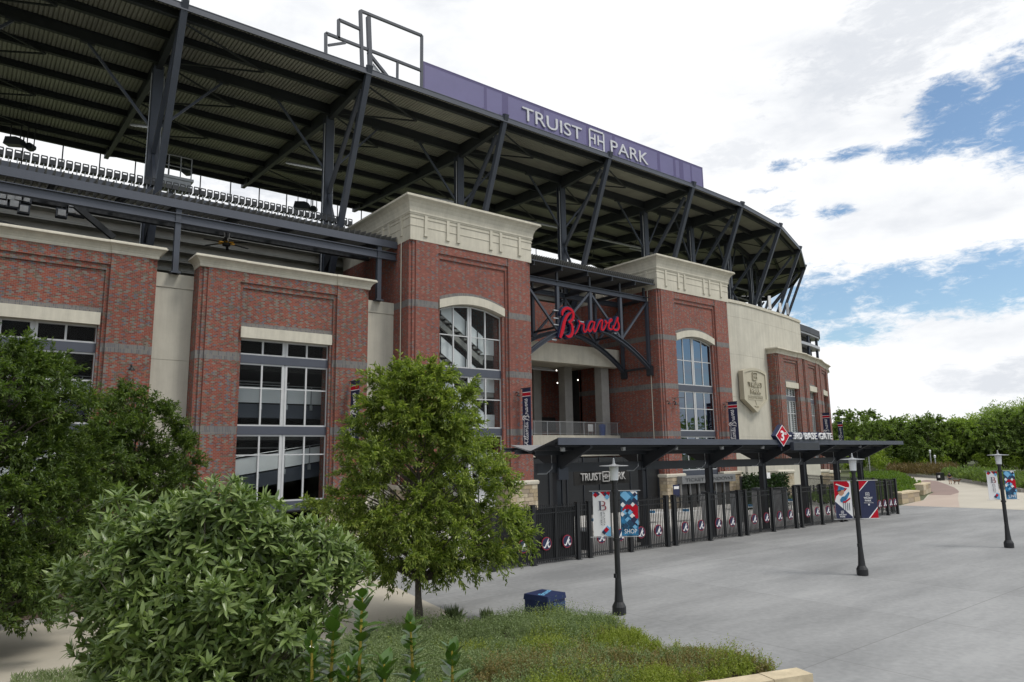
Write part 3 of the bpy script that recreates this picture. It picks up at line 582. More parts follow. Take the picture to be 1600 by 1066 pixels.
# rooms behind the windows
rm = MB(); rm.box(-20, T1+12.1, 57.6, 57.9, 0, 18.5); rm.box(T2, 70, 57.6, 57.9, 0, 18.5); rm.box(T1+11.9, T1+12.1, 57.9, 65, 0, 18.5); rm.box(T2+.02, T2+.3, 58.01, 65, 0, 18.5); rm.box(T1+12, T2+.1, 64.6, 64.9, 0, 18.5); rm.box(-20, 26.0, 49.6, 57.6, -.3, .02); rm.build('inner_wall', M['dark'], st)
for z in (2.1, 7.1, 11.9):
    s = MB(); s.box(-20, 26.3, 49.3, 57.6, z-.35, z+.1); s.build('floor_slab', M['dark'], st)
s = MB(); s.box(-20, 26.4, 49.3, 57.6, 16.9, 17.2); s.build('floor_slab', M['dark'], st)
# ramp guards and beams seen through the bay windows
def ramp(x0, x1, y, za, zb, par=st):
    g = MB(); g.front([(x0, za), (x1, zb), (x1, zb+1.1), (x0, za+1.1)], y, y+.12); g.build('guard_panel', M['guard'], par)
    k = MB(); k.front([(x0, za-1.05), (x1, zb-1.05), (x1, zb-.1), (x0, za-.1)], y+.05, y+.5); k.build('ramp_beam', M['fascia'], par)
    r_ = MB(); r_.tube([(x0, y-.1, za+1.25), (x1, y-.1, zb+1.25)], .03, 6)
    n = 6
    for i in range(n): x = x0+(i+.5)*(x1-x0)/n; z = za+(zb-za)*(i+.5)/n; r_.box(x-.03, x+.03, y-.13, y-.07, z-.3, z+1.25); r_.box(x-.1, x+.1, y-.14, y, z-.45, z-.1)
    r_.build('handrail', M['galv'], par)
for bx in (-2.9, 11.6):
    ramp(bx+.5, bx+11.5, 49.7, 9.35, 9.35); ramp(bx+.5, bx+11.5, 49.7, 3.9, 5.5)
    for z in (11.0, 6.2):
        lt = MB(); lt.box(bx+4, bx+8, 52, 52.15, z, z+.1); lt.build('strip_light', M['alu'], st)
# stairs behind the first tower's window
def stair(x0, x1, y, z0, z1):
    n = 13; g = MB(); t = 1.45
    g.front([(x0, z0+.12), (x1, z1+.12), (x1, z1+t), (x0, z0+t)], y, y+.06); g.build('stair_guard', M['guard'], st)
    s = MB(); dx = (x1-x0)/n; dz = (z1-z0)/n
    for i in range(n): s.box(x0+i*dx, x0+(i+1)*dx, y+.07, y+1.5, z0+i*dz-.24, z0+i*dz-.06)
    s.front([(x0, z0-.95), (x1, z1-.95), (x1, z1-.42), (x0, z0-.42)], y+.08, y+.3); s.build('stair_flight', M['conc'], st)
    h = MB(); h.tube([(x0, y-.05, z0+t+.12), (x1, y-.05, z1+t+.12)], .035, 6)
    for i in range(5): x = x0+(i+.5)*(x1-x0)/5; z = z0+(z1-z0)*(i+.5)/5; h.box(x-.025, x+.025, y-.08, y-.02, z-.1, z+t+.12)
    h.build('handrail', M['black'], st)
for zt_ in (17.9, 14.75, 11.6, 8.45, 5.3):
    stair(T1+1.6, T1+7.6, 47.05, zt_, zt_-4.1)
    l_ = MB(); l_.box(T1+7.6, T1+11.4, 47.6, 53, zt_-4.5, zt_-4.12); l_.build('stair_landing', M['conc'], st)
    gp = MB(); gp.box(T1+7.65, T1+9.7, 47.5, 47.56, zt_-4.1, zt_-2.8); gp.build('guard_panel', M['guard'], st)
for z in (16.9, 11.9, 7.1):
    s = MB(); s.box(T1+.5, T1+11.6, 54, 57.5, z-.3, z); s.build('floor_slab', M['dark'], st)
    s = MB(); s.box(T2+.5, T2+11.6, 48, 57.5, z-.3, z); s.build('floor_slab', M['dark'], st)
# --- recess between the towers: balcony, columns, beam, back wall
X0, X1 = T1+12.12, T2
b_ = MB(); b_.box(X0, X1, 52.26, 64.5, 6.75, 7.25); b_.box(X0, X1, 51.95, 52.25, 5.2, 7.3); b_.build('balcony_slab', M['cream'], st)
b_ = MB(); b_.box(X0, X1, 51.6, 52.6, 14.45, 16.35); b_.box(X0, X1, 52.6, 64.5, 14.9, 15.2); b_.build('cream_beam', M['cream'], st)
for x, y in ((P(884, 620, 57)[0], 57), (P(941, 620, 53.2)[0], 53.2), (P(840, 620, 60)[0], 60.5)):
    c = MB(); c.box(x-.55, x+.55, y-.5, y+.5, 7.25, 14.9); c.build('concrete_column', M['conc'], st)
b_ = MB(); b_.box(X0, X1, 57.2, 57.55, 16.3, 22.0); b_.box(50.5, X1, 60.8, 61.3, 7.25, 14.9); b_.build('recess_brick_wall', M['brick2'], st)
b_ = MB(); b_.box(51.6, 54.0, 60.6, 60.79, 8.0, 9.6); b_.build('recess_window', M['dark'], st)
b_ = MB(); b_.box(X0, X1, 57.2, 57.5, 0, 6.7); b_.build('recess_back_wall', M['dark'], st)
rl = MB(); rl.tube([(X0, 52.1, 8.62), (X1, 52.1, 8.62)], .035, 6); rl.tube([(X0, 52.1, 7.42), (X1, 52.1, 7.42)], .02, 6)
n = 11
for i in range(n): x = X0+.2+(X1-X0-.4)*i/(n-1); rl.tube([(x, 52.1, 7.3), (x, 52.1, 8.62)], .03, 6)
rail = rl.build('railing', M['galv'], st)
bal0 = None
for i in range(130):
    x = X0+.26+(X1-X0-.5)*i/129
    if bal0 is None: m_ = MB(); m_.box(-.012, .012, -.012, .012, 7.42, 8.6); bal0 = m_.build('baluster', M['galv'], rail, (x, 52.1, 0))
    else: dup(bal0, rail, (x, 52.1, 0))
pipes = MB()
for k in range(4): pipes.tube([(X0, 53.6+.3*k, 13.9+.12*k), (X0+9.2, 53.6+.3*k, 13.9+.12*k)], .06, 6)
pipes.build('ceiling_pipe', M['galv'], st)
# ceiling lights that are lit in the balcony
lm = bpy.data.materials.new('lit_lamp'); lm.use_nodes = True; lm.node_tree.nodes['Principled BSDF'].inputs['Emission Color'].default_value = (1, .95, .85, 1); lm.node_tree.nodes['Principled BSDF'].inputs['Emission Strength'].default_value = 3
for px_, py_ in ((869.5, 579), (871, 598.5), (903, 594), (928.5, 622)):
    x, z = P(px_, py_, 56.5); m_ = MB(); m_.lathe([(.05, z-.06), (.07, z), (.03, z+.08)], (x, 56.5), 10); m_.build('lit_downlight', lm, st)
# --- steel truss pair with arched bottom chord, carrying the script sign
def arch_z(x): u = (x-(X0+X1)/2)/((X1-X0)/2); return 17.55-3.55*abs(u)**1.9
def truss(Y, name):
    par = st; zt = 21.1; w = .28
    c = MB(); c.ibeam((X0-.0, Y, zt), (X1, Y, zt), .4, .5); c.build('truss_chord', M['steel'], par)
    a = MB(); n = 20
    xs = [X0+.05+(X1-X0-.1)*i/n for i in range(n+1)]
    for xa, xb in zip(xs, xs[1:]):
        for dz in (0, .36): a.beam((xa, Y, arch_z(xa)-dz), (xb, Y, arch_z(xb)-dz), .42, .06)
        a.beam((xa, Y, arch_z(xa)-.18), (xb, Y, arch_z(xb)-.18), .06, .3)
    a.build('truss_arch', M['steel'], par)
    P4 = [X0+.25, X0+4.2, (X0+X1)/2, X1-4.2, X1-.25]
    for x in P4:
        v = MB(); v.beam((x, Y, arch_z(x)-.1 if 2 < x-X0 < X1-X0-2 else 13.9), (x, Y, zt-.25), .3, .3, (0, 1, 0)); v.build('truss_post', M['steel'], par)
    m_ = (X0+X1)/2
    for (xa, za), (xb, zb) in (((P4[0], zt-.3), (P4[1], arch_z(P4[1]))), ((P4[1], arch_z(P4[1])), (m_, zt-.3)), ((m_, zt-.3), (P4[3], arch_z(P4[3]))), ((P4[3], arch_z(P4[3])), (P4[4], zt-.3))):
        d = MB(); d.beam((xa, Y, za), (xb, Y, zb), .2, .2, (0, 1, 0)); d.build('truss_diagonal', M['steel'], par)
    for x in (X0+.15, X1-.15):
        g = MB(); g.box(x-.15, x+.15, Y-.35, Y+.35, 13.2, 14.2); g.build('truss_bearing', M['steel2'], par)
truss(47.35, 'a'); truss(50.9, 'b')
for x in (X0+.3, X0+4.2, (X0+X1)/2, X1-4.2, X1-.3):
    k = MB(); k.beam((x, 47.5, 17.0), (x, 50.7, 17.0), .15, .2) if X0+1 < x < X1-1 else k.beam((x, 47.5, 14.0), (x, 50.7, 14.0), .2, .2); k.beam((x, 47.5, 21.1), (x, 50.7, 21.1), .2, .3); k.build('truss_tie', M['steel2'], st)
# --- louvred sunshades: fins on sloping outriggers
def sunshade(xa, xb, y0, y1, z0, z1, step, rafters, name='louvre'):
    fin = MB(); L = math.hypot(y1-y0, z1-z0); fin.front([(-.03, 0), (.03, 0), (.03, .42), (-.03, .42)], 0, L)
    # sharp cut front end
    fin = MB(); fin.add([(-.03, .12, 0), (.03, .12, 0), (.03, L, 0), (-.03, L, 0), (-.03, -.08, .44), (.03, -.08, .44), (.03, L, .44), (-.03, L, .44)], [(0, 3, 2, 1), (4, 5, 6, 7), (0, 1, 5, 4), (1, 2, 6, 5), (2, 3, 7, 6), (3, 0, 4, 7)])
    f0 = None; n = int((xb-xa)/step)
    for i in range(n+1):
        x = xa+i*step
        if f0 is None: f0 = fin.build(name, M['galv2'], st, (x, y0, z0), rot=(math.atan2(z1-z0, y1-y0), 0, 0))
        else: c = dup(f0, st, (x, y0, z0))
    for x in rafters:
        k = MB(); k.ibeam((x, y0+.1, z0-.28), (x, y1, z1-.28), .22, .42); k.build('outrigger', M['steel2'], st)
M['galv2'] = plain('weathered_louvre_metal', (.12, .12, .115), .55, var=.2, scale=.5)
sunshade(X0+.3, X1-.2, 46.15, 51.6, 22.55, 22.75, .27, [X0+.6+3.3*i for i in range(6)])
k = MB(); k.beam((X0, 46.3, 22.52), (X1, 46.3, 22.52), .06, .10); k.beam((X0, 51.4, 22.5), (X1, 51.4, 22.5), .3, .4); k.build('shade_edge_beam', M['steel'], st)
for x in (X0+.6, X0+4.2, (X0+X1)/2, X1-4.2, X1-.6):
    k = MB(); k.beam((x, 47.35, 21.2), (x, 47.35, 22.3), .2, .2, (0, 1, 0)); k.beam((x, 50.9, 21.2), (x, 50.9, 22.4), .2, .2, (0, 1, 0)); k.build('shade_post', M['steel2'], st)
# left sunshade over the bays
ys = 48.0
sunshade(-12, T1-.05, ys, 53.2, 22.25, 22.95, .44, [-8.0, -4.2, -.4, 3.4, 7.2, 10.4, 14.2, 18, 21.8, 25])
k = MB(); k.box(-14, T1-.06, ys-.06, ys+.06, 21.75, 22.30); k.build('shade_fascia', M['fascia'], st)
k = MB(); k.ibeam((-14, ys+.2, 21.1), (T1-.06, ys+.2, 21.1), .4, .62); k.build('shade_beam', M['fascia'], st)
k = MB(); k.ibeam((-14, 52.9, 22.2), (T1-.06, 52.9, 22.2), .4, .6); k.build('shade_beam', M['steel2'], st)
for x in (10.35, 24.95, -4.15):
    k = MB(); k.beam((x, ys+.25, 17.4), (x, ys+.25, 21.8), .34, .34, (0, 1, 0)); k.box(x-.3, x+.3, ys-.05, ys+.55, 17.4, 17.5); k.build('shade_post', M['steel'], st)
# --- upper seating: stepped precast seen from below, parapet wall
def risers(xa, xb):
    n = 15
    for i in range(n):
        y = 57.0+i*.95; z = 25.6-i*.62
        m_ = MB(); m_.box(xa, xb, y, y+.2, z-.62, z-.02); m_.box(xa, xb, y+.02, y+.97, z-.74, z-.63); m_.build('precast_riser', M['riser'], st)
risers(-30, 69)
k = MB(); k.box(-30, 69, 70, 70.3, 8, 17.0); k.build('inner_wall', M['dark'], st)
k = MB(); k.box(-30, 26, 57.0, 70, 17.2, 17.4); k.build('floor_slab', M['dark'], st)
# raking girders under the stand
GX = [-4.15, 10.4, 24.95, 39.5, 54.0, 68.6]
for x in [-18.7]+GX:
    k = MB(); k.beam((x, 56.0, 24.0), (x, 71, 14.2), .5, 1.0); k.build('raking_girder', M['steel2'], st)
# --- roof
def roof_z(s): return 37.75+.03*s                          # underside of deck, s metres in from the edge
class Fr: pass
frames = []
for i, x in enumerate([-33.2, -18.7]+GX):
    f = Fr(); f.e = np.array((x, 50.6, 0)); f.n = np.array((0., 1., 0)); frames.append(f)
for (x, y), ang in (((79.6, 51.15), -5), ((92.0, 53.1), -14), ((105.4, 57.7), -24), ((117.0, 63.4), -35), ((127.0, 71.5), -46), ((134, 81), -56)):
    f = Fr(); f.e = np.array((x, y, 0.)); a = R(90-ang*-1) ; f.n = np.array((-math.sin(R(-ang)), math.cos(R(-ang)), 0)); frames.append(f)
LEN = 33.0
def fp(f, s, z): q = f.e+f.n*s; return np.array((q[0], q[1], z))
def corrugated(fa, fb):
    """trapezoidal roof deck between two frames, ribs running from edge to field"""
    wa = np.linalg.norm(fb.e-fa.e); n = max(4, int(wa/.3)); v = []; f = []
    for i in range(n):
        for (t, dz) in ((0, 0), (.66, 0), (.72, .11), (.94, .11)):
            q = (i+t)/n
            for s in (0.0, LEN):
                p = (fa.e*(1-q)+fb.e*q)+(fa.n*(1-q)+fb.n*q)*s; v.append((p[0], p[1], roof_z(s)+dz))
    m = len(v)//2
    for i in range(m-1): f.append((2*i, 2*i+2, 2*i+3, 2*i+1))
    k0 = len(v)
    for q in (0, 1):
        for s in (0., LEN): p = (fa.e*(1-q)+fb.e*q)+(fa.n*(1-q)+fb.n*q)*s; v.append((p[0], p[1], roof_z(s)+.2))
    f.append((k0, k0+1, k0+3, k0+2))
    mb = MB(); mb.add(v, f); return mb
PS = [.9, 4.3, 7.9, 12.3, 16.7, 21.1, 25.5, 29.9, 32.6]
for fa, fb in zip(frames, frames[1:]):
    corrugated(fa, fb).build('roof_deck', M['deck'], st)
    m_ = MB(); m_.beam(fp(fa, -.12, 37.62), fp(fb, -.12, 37.62), .1, .52); m_.beam(fp(fa, -.0, 37.84), fp(fb, -.0, 37.84), .4, .06); m_.build('roof_fascia', M['fascia'], st)
    for s in PS:
        big = s in (7.9,); h = .95 if big else .62
        m_ = MB(); m_.ibeam(fp(fa, s, roof_z(s)-h/2), fp(fb, s, roof_z(s)-h/2), .34, h); m_.build('purlin', M['steel2'], st)
    # horizontal cross bracing in the roof plane
    for s0, s1 in ((.9, 7.9), (7.9, 16.7), (16.7, 25.5), (25.5, 32.6)):
        for (pa, pb) in (((fa, s1), (fb, s0)), ((fa, s0), (fb, s1))):
            m_ = MB(); mid = None; q0 = fp(pa[0], pa[1], roof_z(pa[1])-.75); q1 = fp(pb[0], pb[1], roof_z(pb[1])-.75); c_ = (fp(fa, (s0+s1)/2, 0)+fp(fb, (s0+s1)/2, 0))/2; c_[2] = roof_z((s0+s1)/2)-.75
            m_.beam(q0, c_, .12, .12); m_.build('roof_brace', M['steel2'], st)
CS = 8.0
for i, f in enumerate(frames):
    r_ = MB()
    # tapered rafter: shallow at the edge, deep at the column, shallow at the tip
    pts = [(0.15, .75), (2.5, 1.0), (CS, 1.55), (CS+6, 1.35), (LEN-2.2, .95)]
    for (s0, h0), (s1, h1) in zip(pts, pts[1:]):
        r_.beam(fp(f, s0, roof_z(s0)-.02-h0/2), fp(f, s1, roof_z(s1)-.02-h1/2), .1, h0, h2=h1, w2=.1)
        r_.beam(fp(f, s0, roof_z(s0)-.02-h0), fp(f, s1, roof_z(s1)-.02-h1), .42, .07)
    s1 = LEN-2.2; r_.beam(fp(f, s1, roof_z(s1)-.5), fp(f, LEN+.2, roof_z(LEN)-.55), .42, .95, h2=.7)
    r_.build('rafter', M['steel2'], st)
    c = MB(); c.ibeam(fp(f, CS, 16.5), fp(f, CS, roof_z(CS)-1.3), .75, .75, .08, tuple(f.n)); c.beam(fp(f, CS, 16.5), fp(f, CS, roof_z(CS)-1.3), .5, .5, tuple(f.n)); c.build('column', M['steel'], st)
    d = MB(); d.beam(fp(f, -.2, 38.15), fp(f, CS-.6, 19.5), .46, .46, tuple(f.n)); d.build('raking_strut', M['steel'], st)
    d = MB(); d.beam(fp(f, 1.3, 36.6), fp(f, CS-.4, 29.3), .30, .34, tuple(f.n)); d.build('upper_strut', M['steel'], st)
    d = MB(); d.beam(fp(f, CS-.3, 29.2), fp(f, 5.3, 24.2), .22, .22, tuple(f.n)); d.beam(fp(f, 5.4, 23.6), fp(f, CS-.3, 22.2), .22, .22, tuple(f.n)); d.build('strut_tie', M['steel'], st)
    d = MB(); d.tube([fp(f, CS, 31.6), fp(f, CS+10.5, 36.0)], .14, 8); d.build('tie_pipe', M['galv'], st)
    for s in (-.5, .5):
        p_ = MB(); t_ = np.array((f.n[1], -f.n[0], 0)); q = fp(f, CS-.2, 17)+t_*s*.9; q2 = q.copy(); q2[2] = 36; p_.tube([q, q2], .05, 6); p_.build('conduit', M['galv'], st)
    for g in (-1, 1):
        j = i+g
        if 0 <= j < len(frames):
            o2 = frames[j]; a0 = fp(f, CS, 31.2); b0 = (fp(f, 7.9, 0)*.66+fp(o2, 7.9, 0)*.34); b0[2] = roof_z(7.9)-1.0
            m_ = MB(); m_.beam(a0, b0, .18, .18); m_.build('knee_brace', M['steel'], st)
            gs = MB(); gs.beam(b0-np.array((.5, 0, -.1)), b0+np.array((.5, 0, .1)), .3, .35); gs.build('gusset', M['steel2'], st)
# thin hangers along the field side of the roof
h0 = None
for i in range(26):
    x = -14+i*3.4
    if h0 is None: m_ = MB(); m_.tube([(0, 0, 18), (0, 0, 38.4)], .07, 6); h0 = m_.build('net_post', M['steel2'], st, (x, 83.3, 0))
    else: dup(h0, st, (x, 83.3, 0))
# --- curved stretch to the right: stucco drum wall and brick bays
def arc_wall(pts, z0, z1, thick, name, mat, o=0.0):
    mb = MB(); P2 = [np.array(p, float) for p in pts]; nrm = []
    for i in range(len(P2)):
        d = P2[min(i+1, len(P2)-1)]-P2[max(i-1, 0)]; d /= np.linalg.norm(d); nrm.append(np.array((d[1], -d[0])))
    for i in range(len(P2)-1):
        a, b = P2[i]+nrm[i]*o, P2[i+1]+nrm[i+1]*o; c, d = P2[i+1]-nrm[i+1]*thick, P2[i]-nrm[i]*thick
        mb.plan([tuple(a), tuple(b), tuple(c), tuple(d)], z0, z1)
    return mb.build(name, mat, st)
drum = [(67.53, 49.0), (70, 48.9), (74.5, 48.95), (79, 49.4), (83, 49.95), (87.5, 50.6), (92.6, 51.6)]
for a, b in ((0, 7.1), (7.115, 11.8), (11.815, 16.9), (16.915, 21.5), (21.515, 23.2)): arc_wall(drum, a, b, .8, 'stucco_panel', M['stucco'])
arc_wall(drum, 23.2, 23.55, .9, 'parapet_coping', M['cream'], .12)
arc_wall([(92.6, 51.6), (93.5, 58)], 0, 23.5, .8, 'stucco_panel', M['stucco'], -.05)
def set_bay(x, y, ang, **kw): return brick_bay((x, y, 0), R(ang), **kw)
set_bay(80.55, 48.35, 8.0, Wd=8.6, pil=2.05, wx=(2.4, 6.2), seed=5, blinds=True, zt=17.6)
set_bay(89.2, 49.65, 14.5, Wd=8.2, pil=2.05, wx=(2.4, 5.8), seed=6, blinds=True, zt=17.6)
set_bay(97.4, 51.9, 20.0, Wd=8.6, pil=2.05, wx=(2.4, 6.2), seed=8, blinds=True, zt=17.6)
set_bay(105.6, 55.2, 27.0, Wd=8.6, pil=2.05, wx=(2.4, 6.2), seed=9, blinds=True, zt=17.6)
arc_wall([(92.6, 51.7), (100, 54.2), (108, 58), (116, 63)], 0, 17.3, .5, 'inner_wall', M['dark'], 0)
# glazed club level beyond the drum: stacked dark decks
for z0, z1, m_, o in ((18.4, 18.9, 'galv', 0), (20.7, 21.1, 'galv', 0), (22.35, 22.6, 'galv', .0), (22.6, 23.5, 'steel2', .15), (18.9, 20.7, 'dark', -1.2), (21.1, 22.35, 'dark', -1.2)):
    arc_wall([(92.8, 52.6), (99, 53.7), (103.6, 54.8), (105.8, 56.0)], z0, z1, 6.0, 'club_deck', M[m_], o)
for x, y in ((95, 53.4), (99.2, 54.2), (104.2, 55.6)):
    c = MB(); c.box(x-.15, x+.15, y-.15, y+.15, 18.4, 22.7); c.build('club_column', M['steel'], st)
# ------------------------------------------------------------------ rooftop sign of stretched mesh
YS = 50.9
sg = thing('rooftop_sign', 'long purple mesh banner sign reading TRUIST PARK along the roof edge', 'sign', (30.5, YS, 37.8))
SW, SH = 40.6, 2.95
m_ = MB(); m_.box(0, SW, 0, .03, .1, SH-.1); m_.build('mesh_banner', M['purple'], sg)
m_ = MB(); m_.box(-.05, SW+.05, -.02, .12, 0, .1); m_.box(-.05, SW+.05, -.02, .12, SH-.1, SH); m_.box(-.05, .12, -.015, .11, .1, SH-.1); m_.box(SW-.12, SW+.05, -.015, .11, .1, SH-.1); m_.build('sign_border', M['purple_dark'], sg)
for x, w, z0 in ((6.9, .34, .1), (9.3, .75, .1), (14.1, .5, .1), (20.6, .5, .1), (24.6, .4, .1), (32.2, .5, .1), (35.1, .45, .1), (36.4, .8, .1), (38.3, .3, .1)):
    m_ = MB(); m_.box(x-w/2, x+w/2, -.006, .02, .1, SH-.1); m_.box(x-w, x+w*.6, -.008, .02, .1, .5); m_.build('frame_post', M['purple_dark'], sg)
m_ = MB(); m_.box(.2, SW-.2, -.005, .02, .1, .32); m_.box(.2, SW-.2, -.005, .02, SH-.28, SH-.1); m_.build('frame_rail', M['purple_dark'], sg)
def truist_mark(par, cx, cz, s, y0, y1, mat, name='emblem'):
    """square outline with two interlocked H strokes"""
    m = MB(); t = s*.085; h = s/2
    for a in ((-h+t*.7, h-t*.7, h-t, h), (-h+t*.7, h-t*.7, -h, -h+t)): m.box(cx+a[0], cx+a[1], y0, y1, cz+a[2], cz+a[3])
    for x in (-h, h-t): m.box(cx+x, cx+x+t, y0, y1, cz-h+t*.7, cz+h-t*.7)
    m.box(cx-h+t, cx-.13*s, y0+.001, y1, cz-t/2+.02*s, cz+t/2+.02*s); m.box(cx+.09*s, cx+h-t, y0+.001, y1, cz-t/2+.02*s, cz+t/2+.02*s)
    for x in (-.13, .09): m.box(cx+x*s-t/2, cx+x*s+t/2, y0, y1, cz-.22*s, cz+.26*s)
    return m.build(name, mat, par)
def letters(par, s, x0, x1, z0, z1, y, depth, mat, bold=0.0, name='letter', sep=True):
    """fit a word into a box; each letter is an object"""
    t = text('lettering', s, 1.0, depth, mat, par, bold=bold); me = t.data; co = np.array([v.co for v in me.vertices]); mn, mx = co.min(0), co.max(0)
    sx, sz = (x1-x0)/(mx[0]-mn[0]), (z1-z0)/(mx[1]-mn[1])
    me.transform(Matrix.Translation((-mn[0], -mn[1], 0))); me.transform(Matrix.Diagonal((sx, sz, 1, 1))); t.location = (x0, y, z0); return t
zc = SH/2
letters(sg, 'TRUIST', 11.4, 19.6, zc-.78, zc+.62, -.08, .1, M['letter_grey'], .0)
truist_mark(sg, 21.85, zc-.12, 2.35, -.10, -.02, M['letter_grey'])
letters(sg, 'PARK', 24.0, 30.2, zc-.85, zc+.55, -.08, .1, M['letter_grey'], .0)
m_ = MB()
for x in [i*3.1+.4 for i in range(14)]: m_.beam((x, .1, 2.6), (x, 1.9, -.0), .1, .1); m_.box(x-.06, x+.06, .13, .25, 0, SH-.1)
m_.build('back_brace', M['steel2'], sg)
# bare steel sign frame beside it
fr = thing('sign_frame', 'bare stepped steel sign frame on the roof edge beside the purple banner', 'sign frame', (21.1, YS, 37.75))
def bar(p, q, w=.22, name='frame_bar'): m = MB(); m.beam((p[0], 0, p[1]), (q[0], 0, q[1]), w, w, (0, 1, 0)); return m.build(name, M['steel'], fr)
def L(x, y): a, b = P(x, y, YS); return (a-21.1, b-37.75)
A = dict(a=L(509, 52), b=L(509, 90), c=L(529, 31), c2=L(529, 61), d=L(563, 17), d2=L(566, 108), e=L(659, 56), f=L(659, 141), g=L(563, 46), h=L(564, 73), i=L(657, 110), j=L(621, 97), j2=L(621, 127))
bar(A['a'], A['b']); bar(A['a'], A['i']); bar(A['c'], A['c2']); bar(A['c'], A['g']); bar(A['d'], (A['d2'][0], 0.0), .26); bar((A['d'][0]+.75, A['d'][1]-.3), (A['d2'][0]+.75, 0), .34); bar(A['d'], A['e']); bar(A['e'], (A['e'][0], .05)); bar((A['b'][0], .1), (A['f'][0], .1)); bar((A['j'][0], A['j'][1]), (A['j'][0], .1), .18)
bar(L(513, 71), L(540, 67), .18); bar(L(575, 82), L(607, 122), .24)
m_ = MB(); m_.add([(L(583, 105)[0], .1, .15), (L(602, 120)[0], .1, .15), (L(584, 98)[0], .1, L(584, 98)[1])], [(0, 1, 2)]); m_.add([(L(583, 105)[0], .14, .15), (L(602, 120)[0], .14, .15), (L(584, 98)[0], .14, L(584, 98)[1])], [(2, 1, 0)]); m_.build('gusset_plate', M['galv'], fr)
# ------------------------------------------------------------------ red script sign on the truss
YBR = 46.85
br = thing('script_sign', 'red script Braves sign with navy sides fixed to the steel truss between the towers', 'sign', (X0, YBR, 15))
def zx(a, b): q = P(860+a/13.325, 460+b/13.325, YBR); return (q[0]-X0, q[1]-15)
S = 13.325
strokes = {
 'B': [([(205, 905), (240, 800), (265, 700), (285, 600), (312, 520), (352, 445), (400, 400), (440, 380)], [.26, .44, .44, .40, .34, .30, .24, .10]),
       ([(252, 440), (250, 385), (285, 320), (345, 288), (405, 305), (452, 345), (478, 410), (474, 475), (452, 530), (412, 562), (378, 578)], [.20, .30, .34, .30, .30, .32, .34, .34, .30, .24, .16]),
       ([(378, 578), (425, 600), (452, 650), (465, 720), (458, 800), (430, 858), (380, 882), (325, 858)], [.14, .24, .32, .36, .36, .34, .30, .08])],
 'r': [([(512, 835), (560, 760), (590, 690), (612, 620), (606, 565), (588, 548), (606, 580), (650, 612), (692, 622), (694, 680), (690, 740), (708, 785), (740, 772), (770, 725)], [.08, .12, .14, .14, .13, .13, .14, .15, .18, .2, .2, .18, .15, .14])],
 'a': [([(770, 725), (905, 575)], [.05, .05]), ([(905, 580), (850, 566), (805, 640), (788, 725), (818, 772), (862, 735), (898, 660), (922, 570)], [.15, .18, .22, .24, .2, .15, .15, .2]), ([(922, 570), (905, 665), (900, 745), (928, 775), (962, 722)], [.2, .2, .2, .18, .14])],
 'v': [([(962, 722), (1002, 622), (1042, 552), (1076, 540), (1078, 600), (1066, 680), (1066, 738), (1100, 742), (1140, 680), (1163, 605), (1155, 552), (1138, 566), (1162, 604), (1210, 590)], [.12, .13, .15, .18, .22, .22, .2, .18, .15, .14, .13, .13, .13, .13])],
 'e': [([(1210, 590), (1252, 570), (1284, 538), (1268, 516), (1238, 545), (1220, 612), (1214, 690), (1240, 728), (1290, 728)], [.13, .14, .14, .14, .18, .22, .22, .2, .15])],
 's': [([(1290, 728), (1332, 665), (1372, 560), (1406, 482), (1400, 560), (1424, 625), (1424, 700), (1390, 745), (1340, 742), (1302, 700), (1302, 650)], [.13, .13, .14, .17, .22, .24, .24, .22, .2, .18, .14])]}
for k, sts in strokes.items():
    if k == 'a': sts = sts[1:]
    mb = MB(); nb = MB()
    for pts, ws in sts:
        q = [zx(*p) for p in pts]; ribbon(mb, q, [w*.80 for w in ws], -.02, .06); ribbon(nb, [(a-.02, b) for a, b in q], [w*.8+.20 for w in ws], .07, .48)
    l_ = mb.build('script_letter', M['red'], br); nb.build('letter_return', M['navy'], l_)
for a, b in ((165, 322), (165, 485), (170, 622), (130, 935), (700, 560), (500, 530), (500, 662), (1380, 795)):
    x, z = zx(a, b); m_ = MB(); m_.box(x-.3, x+.3, .3, .48, z-.05, z+.05); m_.build('mounting_rail', M['galv'], br)
# ------------------------------------------------------------------ shield on the drum wall
sh = thing('wall_shield', 'tan cast shield plaque with raised TRUIST PARK lettering on the cream drum wall', 'plaque', (75.35, 48.35, 10.0), R(2))
outl = [(0, 0), (2.6, 1.5), (2.6, 4.9)]+[(2.6-5.2*i/8, 4.9+.45*(1-((i-4)/4)**2)) for i in range(1, 8)]+[(-2.6, 4.9), (-2.6, 1.5)]
def sc(o, k, dz=0): return [(x*k, 2.7+(z-2.7)*k+dz) for x, z in o]
m_ = MB(); m_.front(outl, .0, .5); m_.build('shield_body', M['tan'], sh)
rim = MB()
o2 = sc(outl, .88)
for i in range(len(outl)):
    j = (i+1) % len(outl); rim.front([outl[i], outl[j], o2[j], o2[i]], -.11, .0)
rim.build('shield_rim', M['tan'], sh)
truist_mark(sh, -.05, 4.35, .95, -.17, .0, M['tan'], 'emblem')
letters(sh, 'TRUIST', -1.55, 1.55, 3.05, 3.65, -.085, .19, M['tan'], .012); letters(sh, 'PARK', -1.1, 1.1, 2.25, 2.85, -.085, .19, M['tan'], .012)
m_ = MB(); m_.box(-1.6, 1.6, -.05, 0, 1.95, 2.02); m_.box(-1.6, 1.6, -.05, 0, 1.5, 1.57); m_.box(-1.6, -1.53, -.05, 0, 1.57, 1.95); m_.box(1.53, 1.6, -.05, 0, 1.57, 1.95); m_.build('plaque_frame', M['tan'], sh)
letters(sh, 'HOME OF THE BRAVES', -1.4, 1.4, 1.65, 1.88, -.025, .05, M['tan']); letters(sh, 'ATLANTA', -.5, .5, .62, .8, -.025, .05, M['tan'])
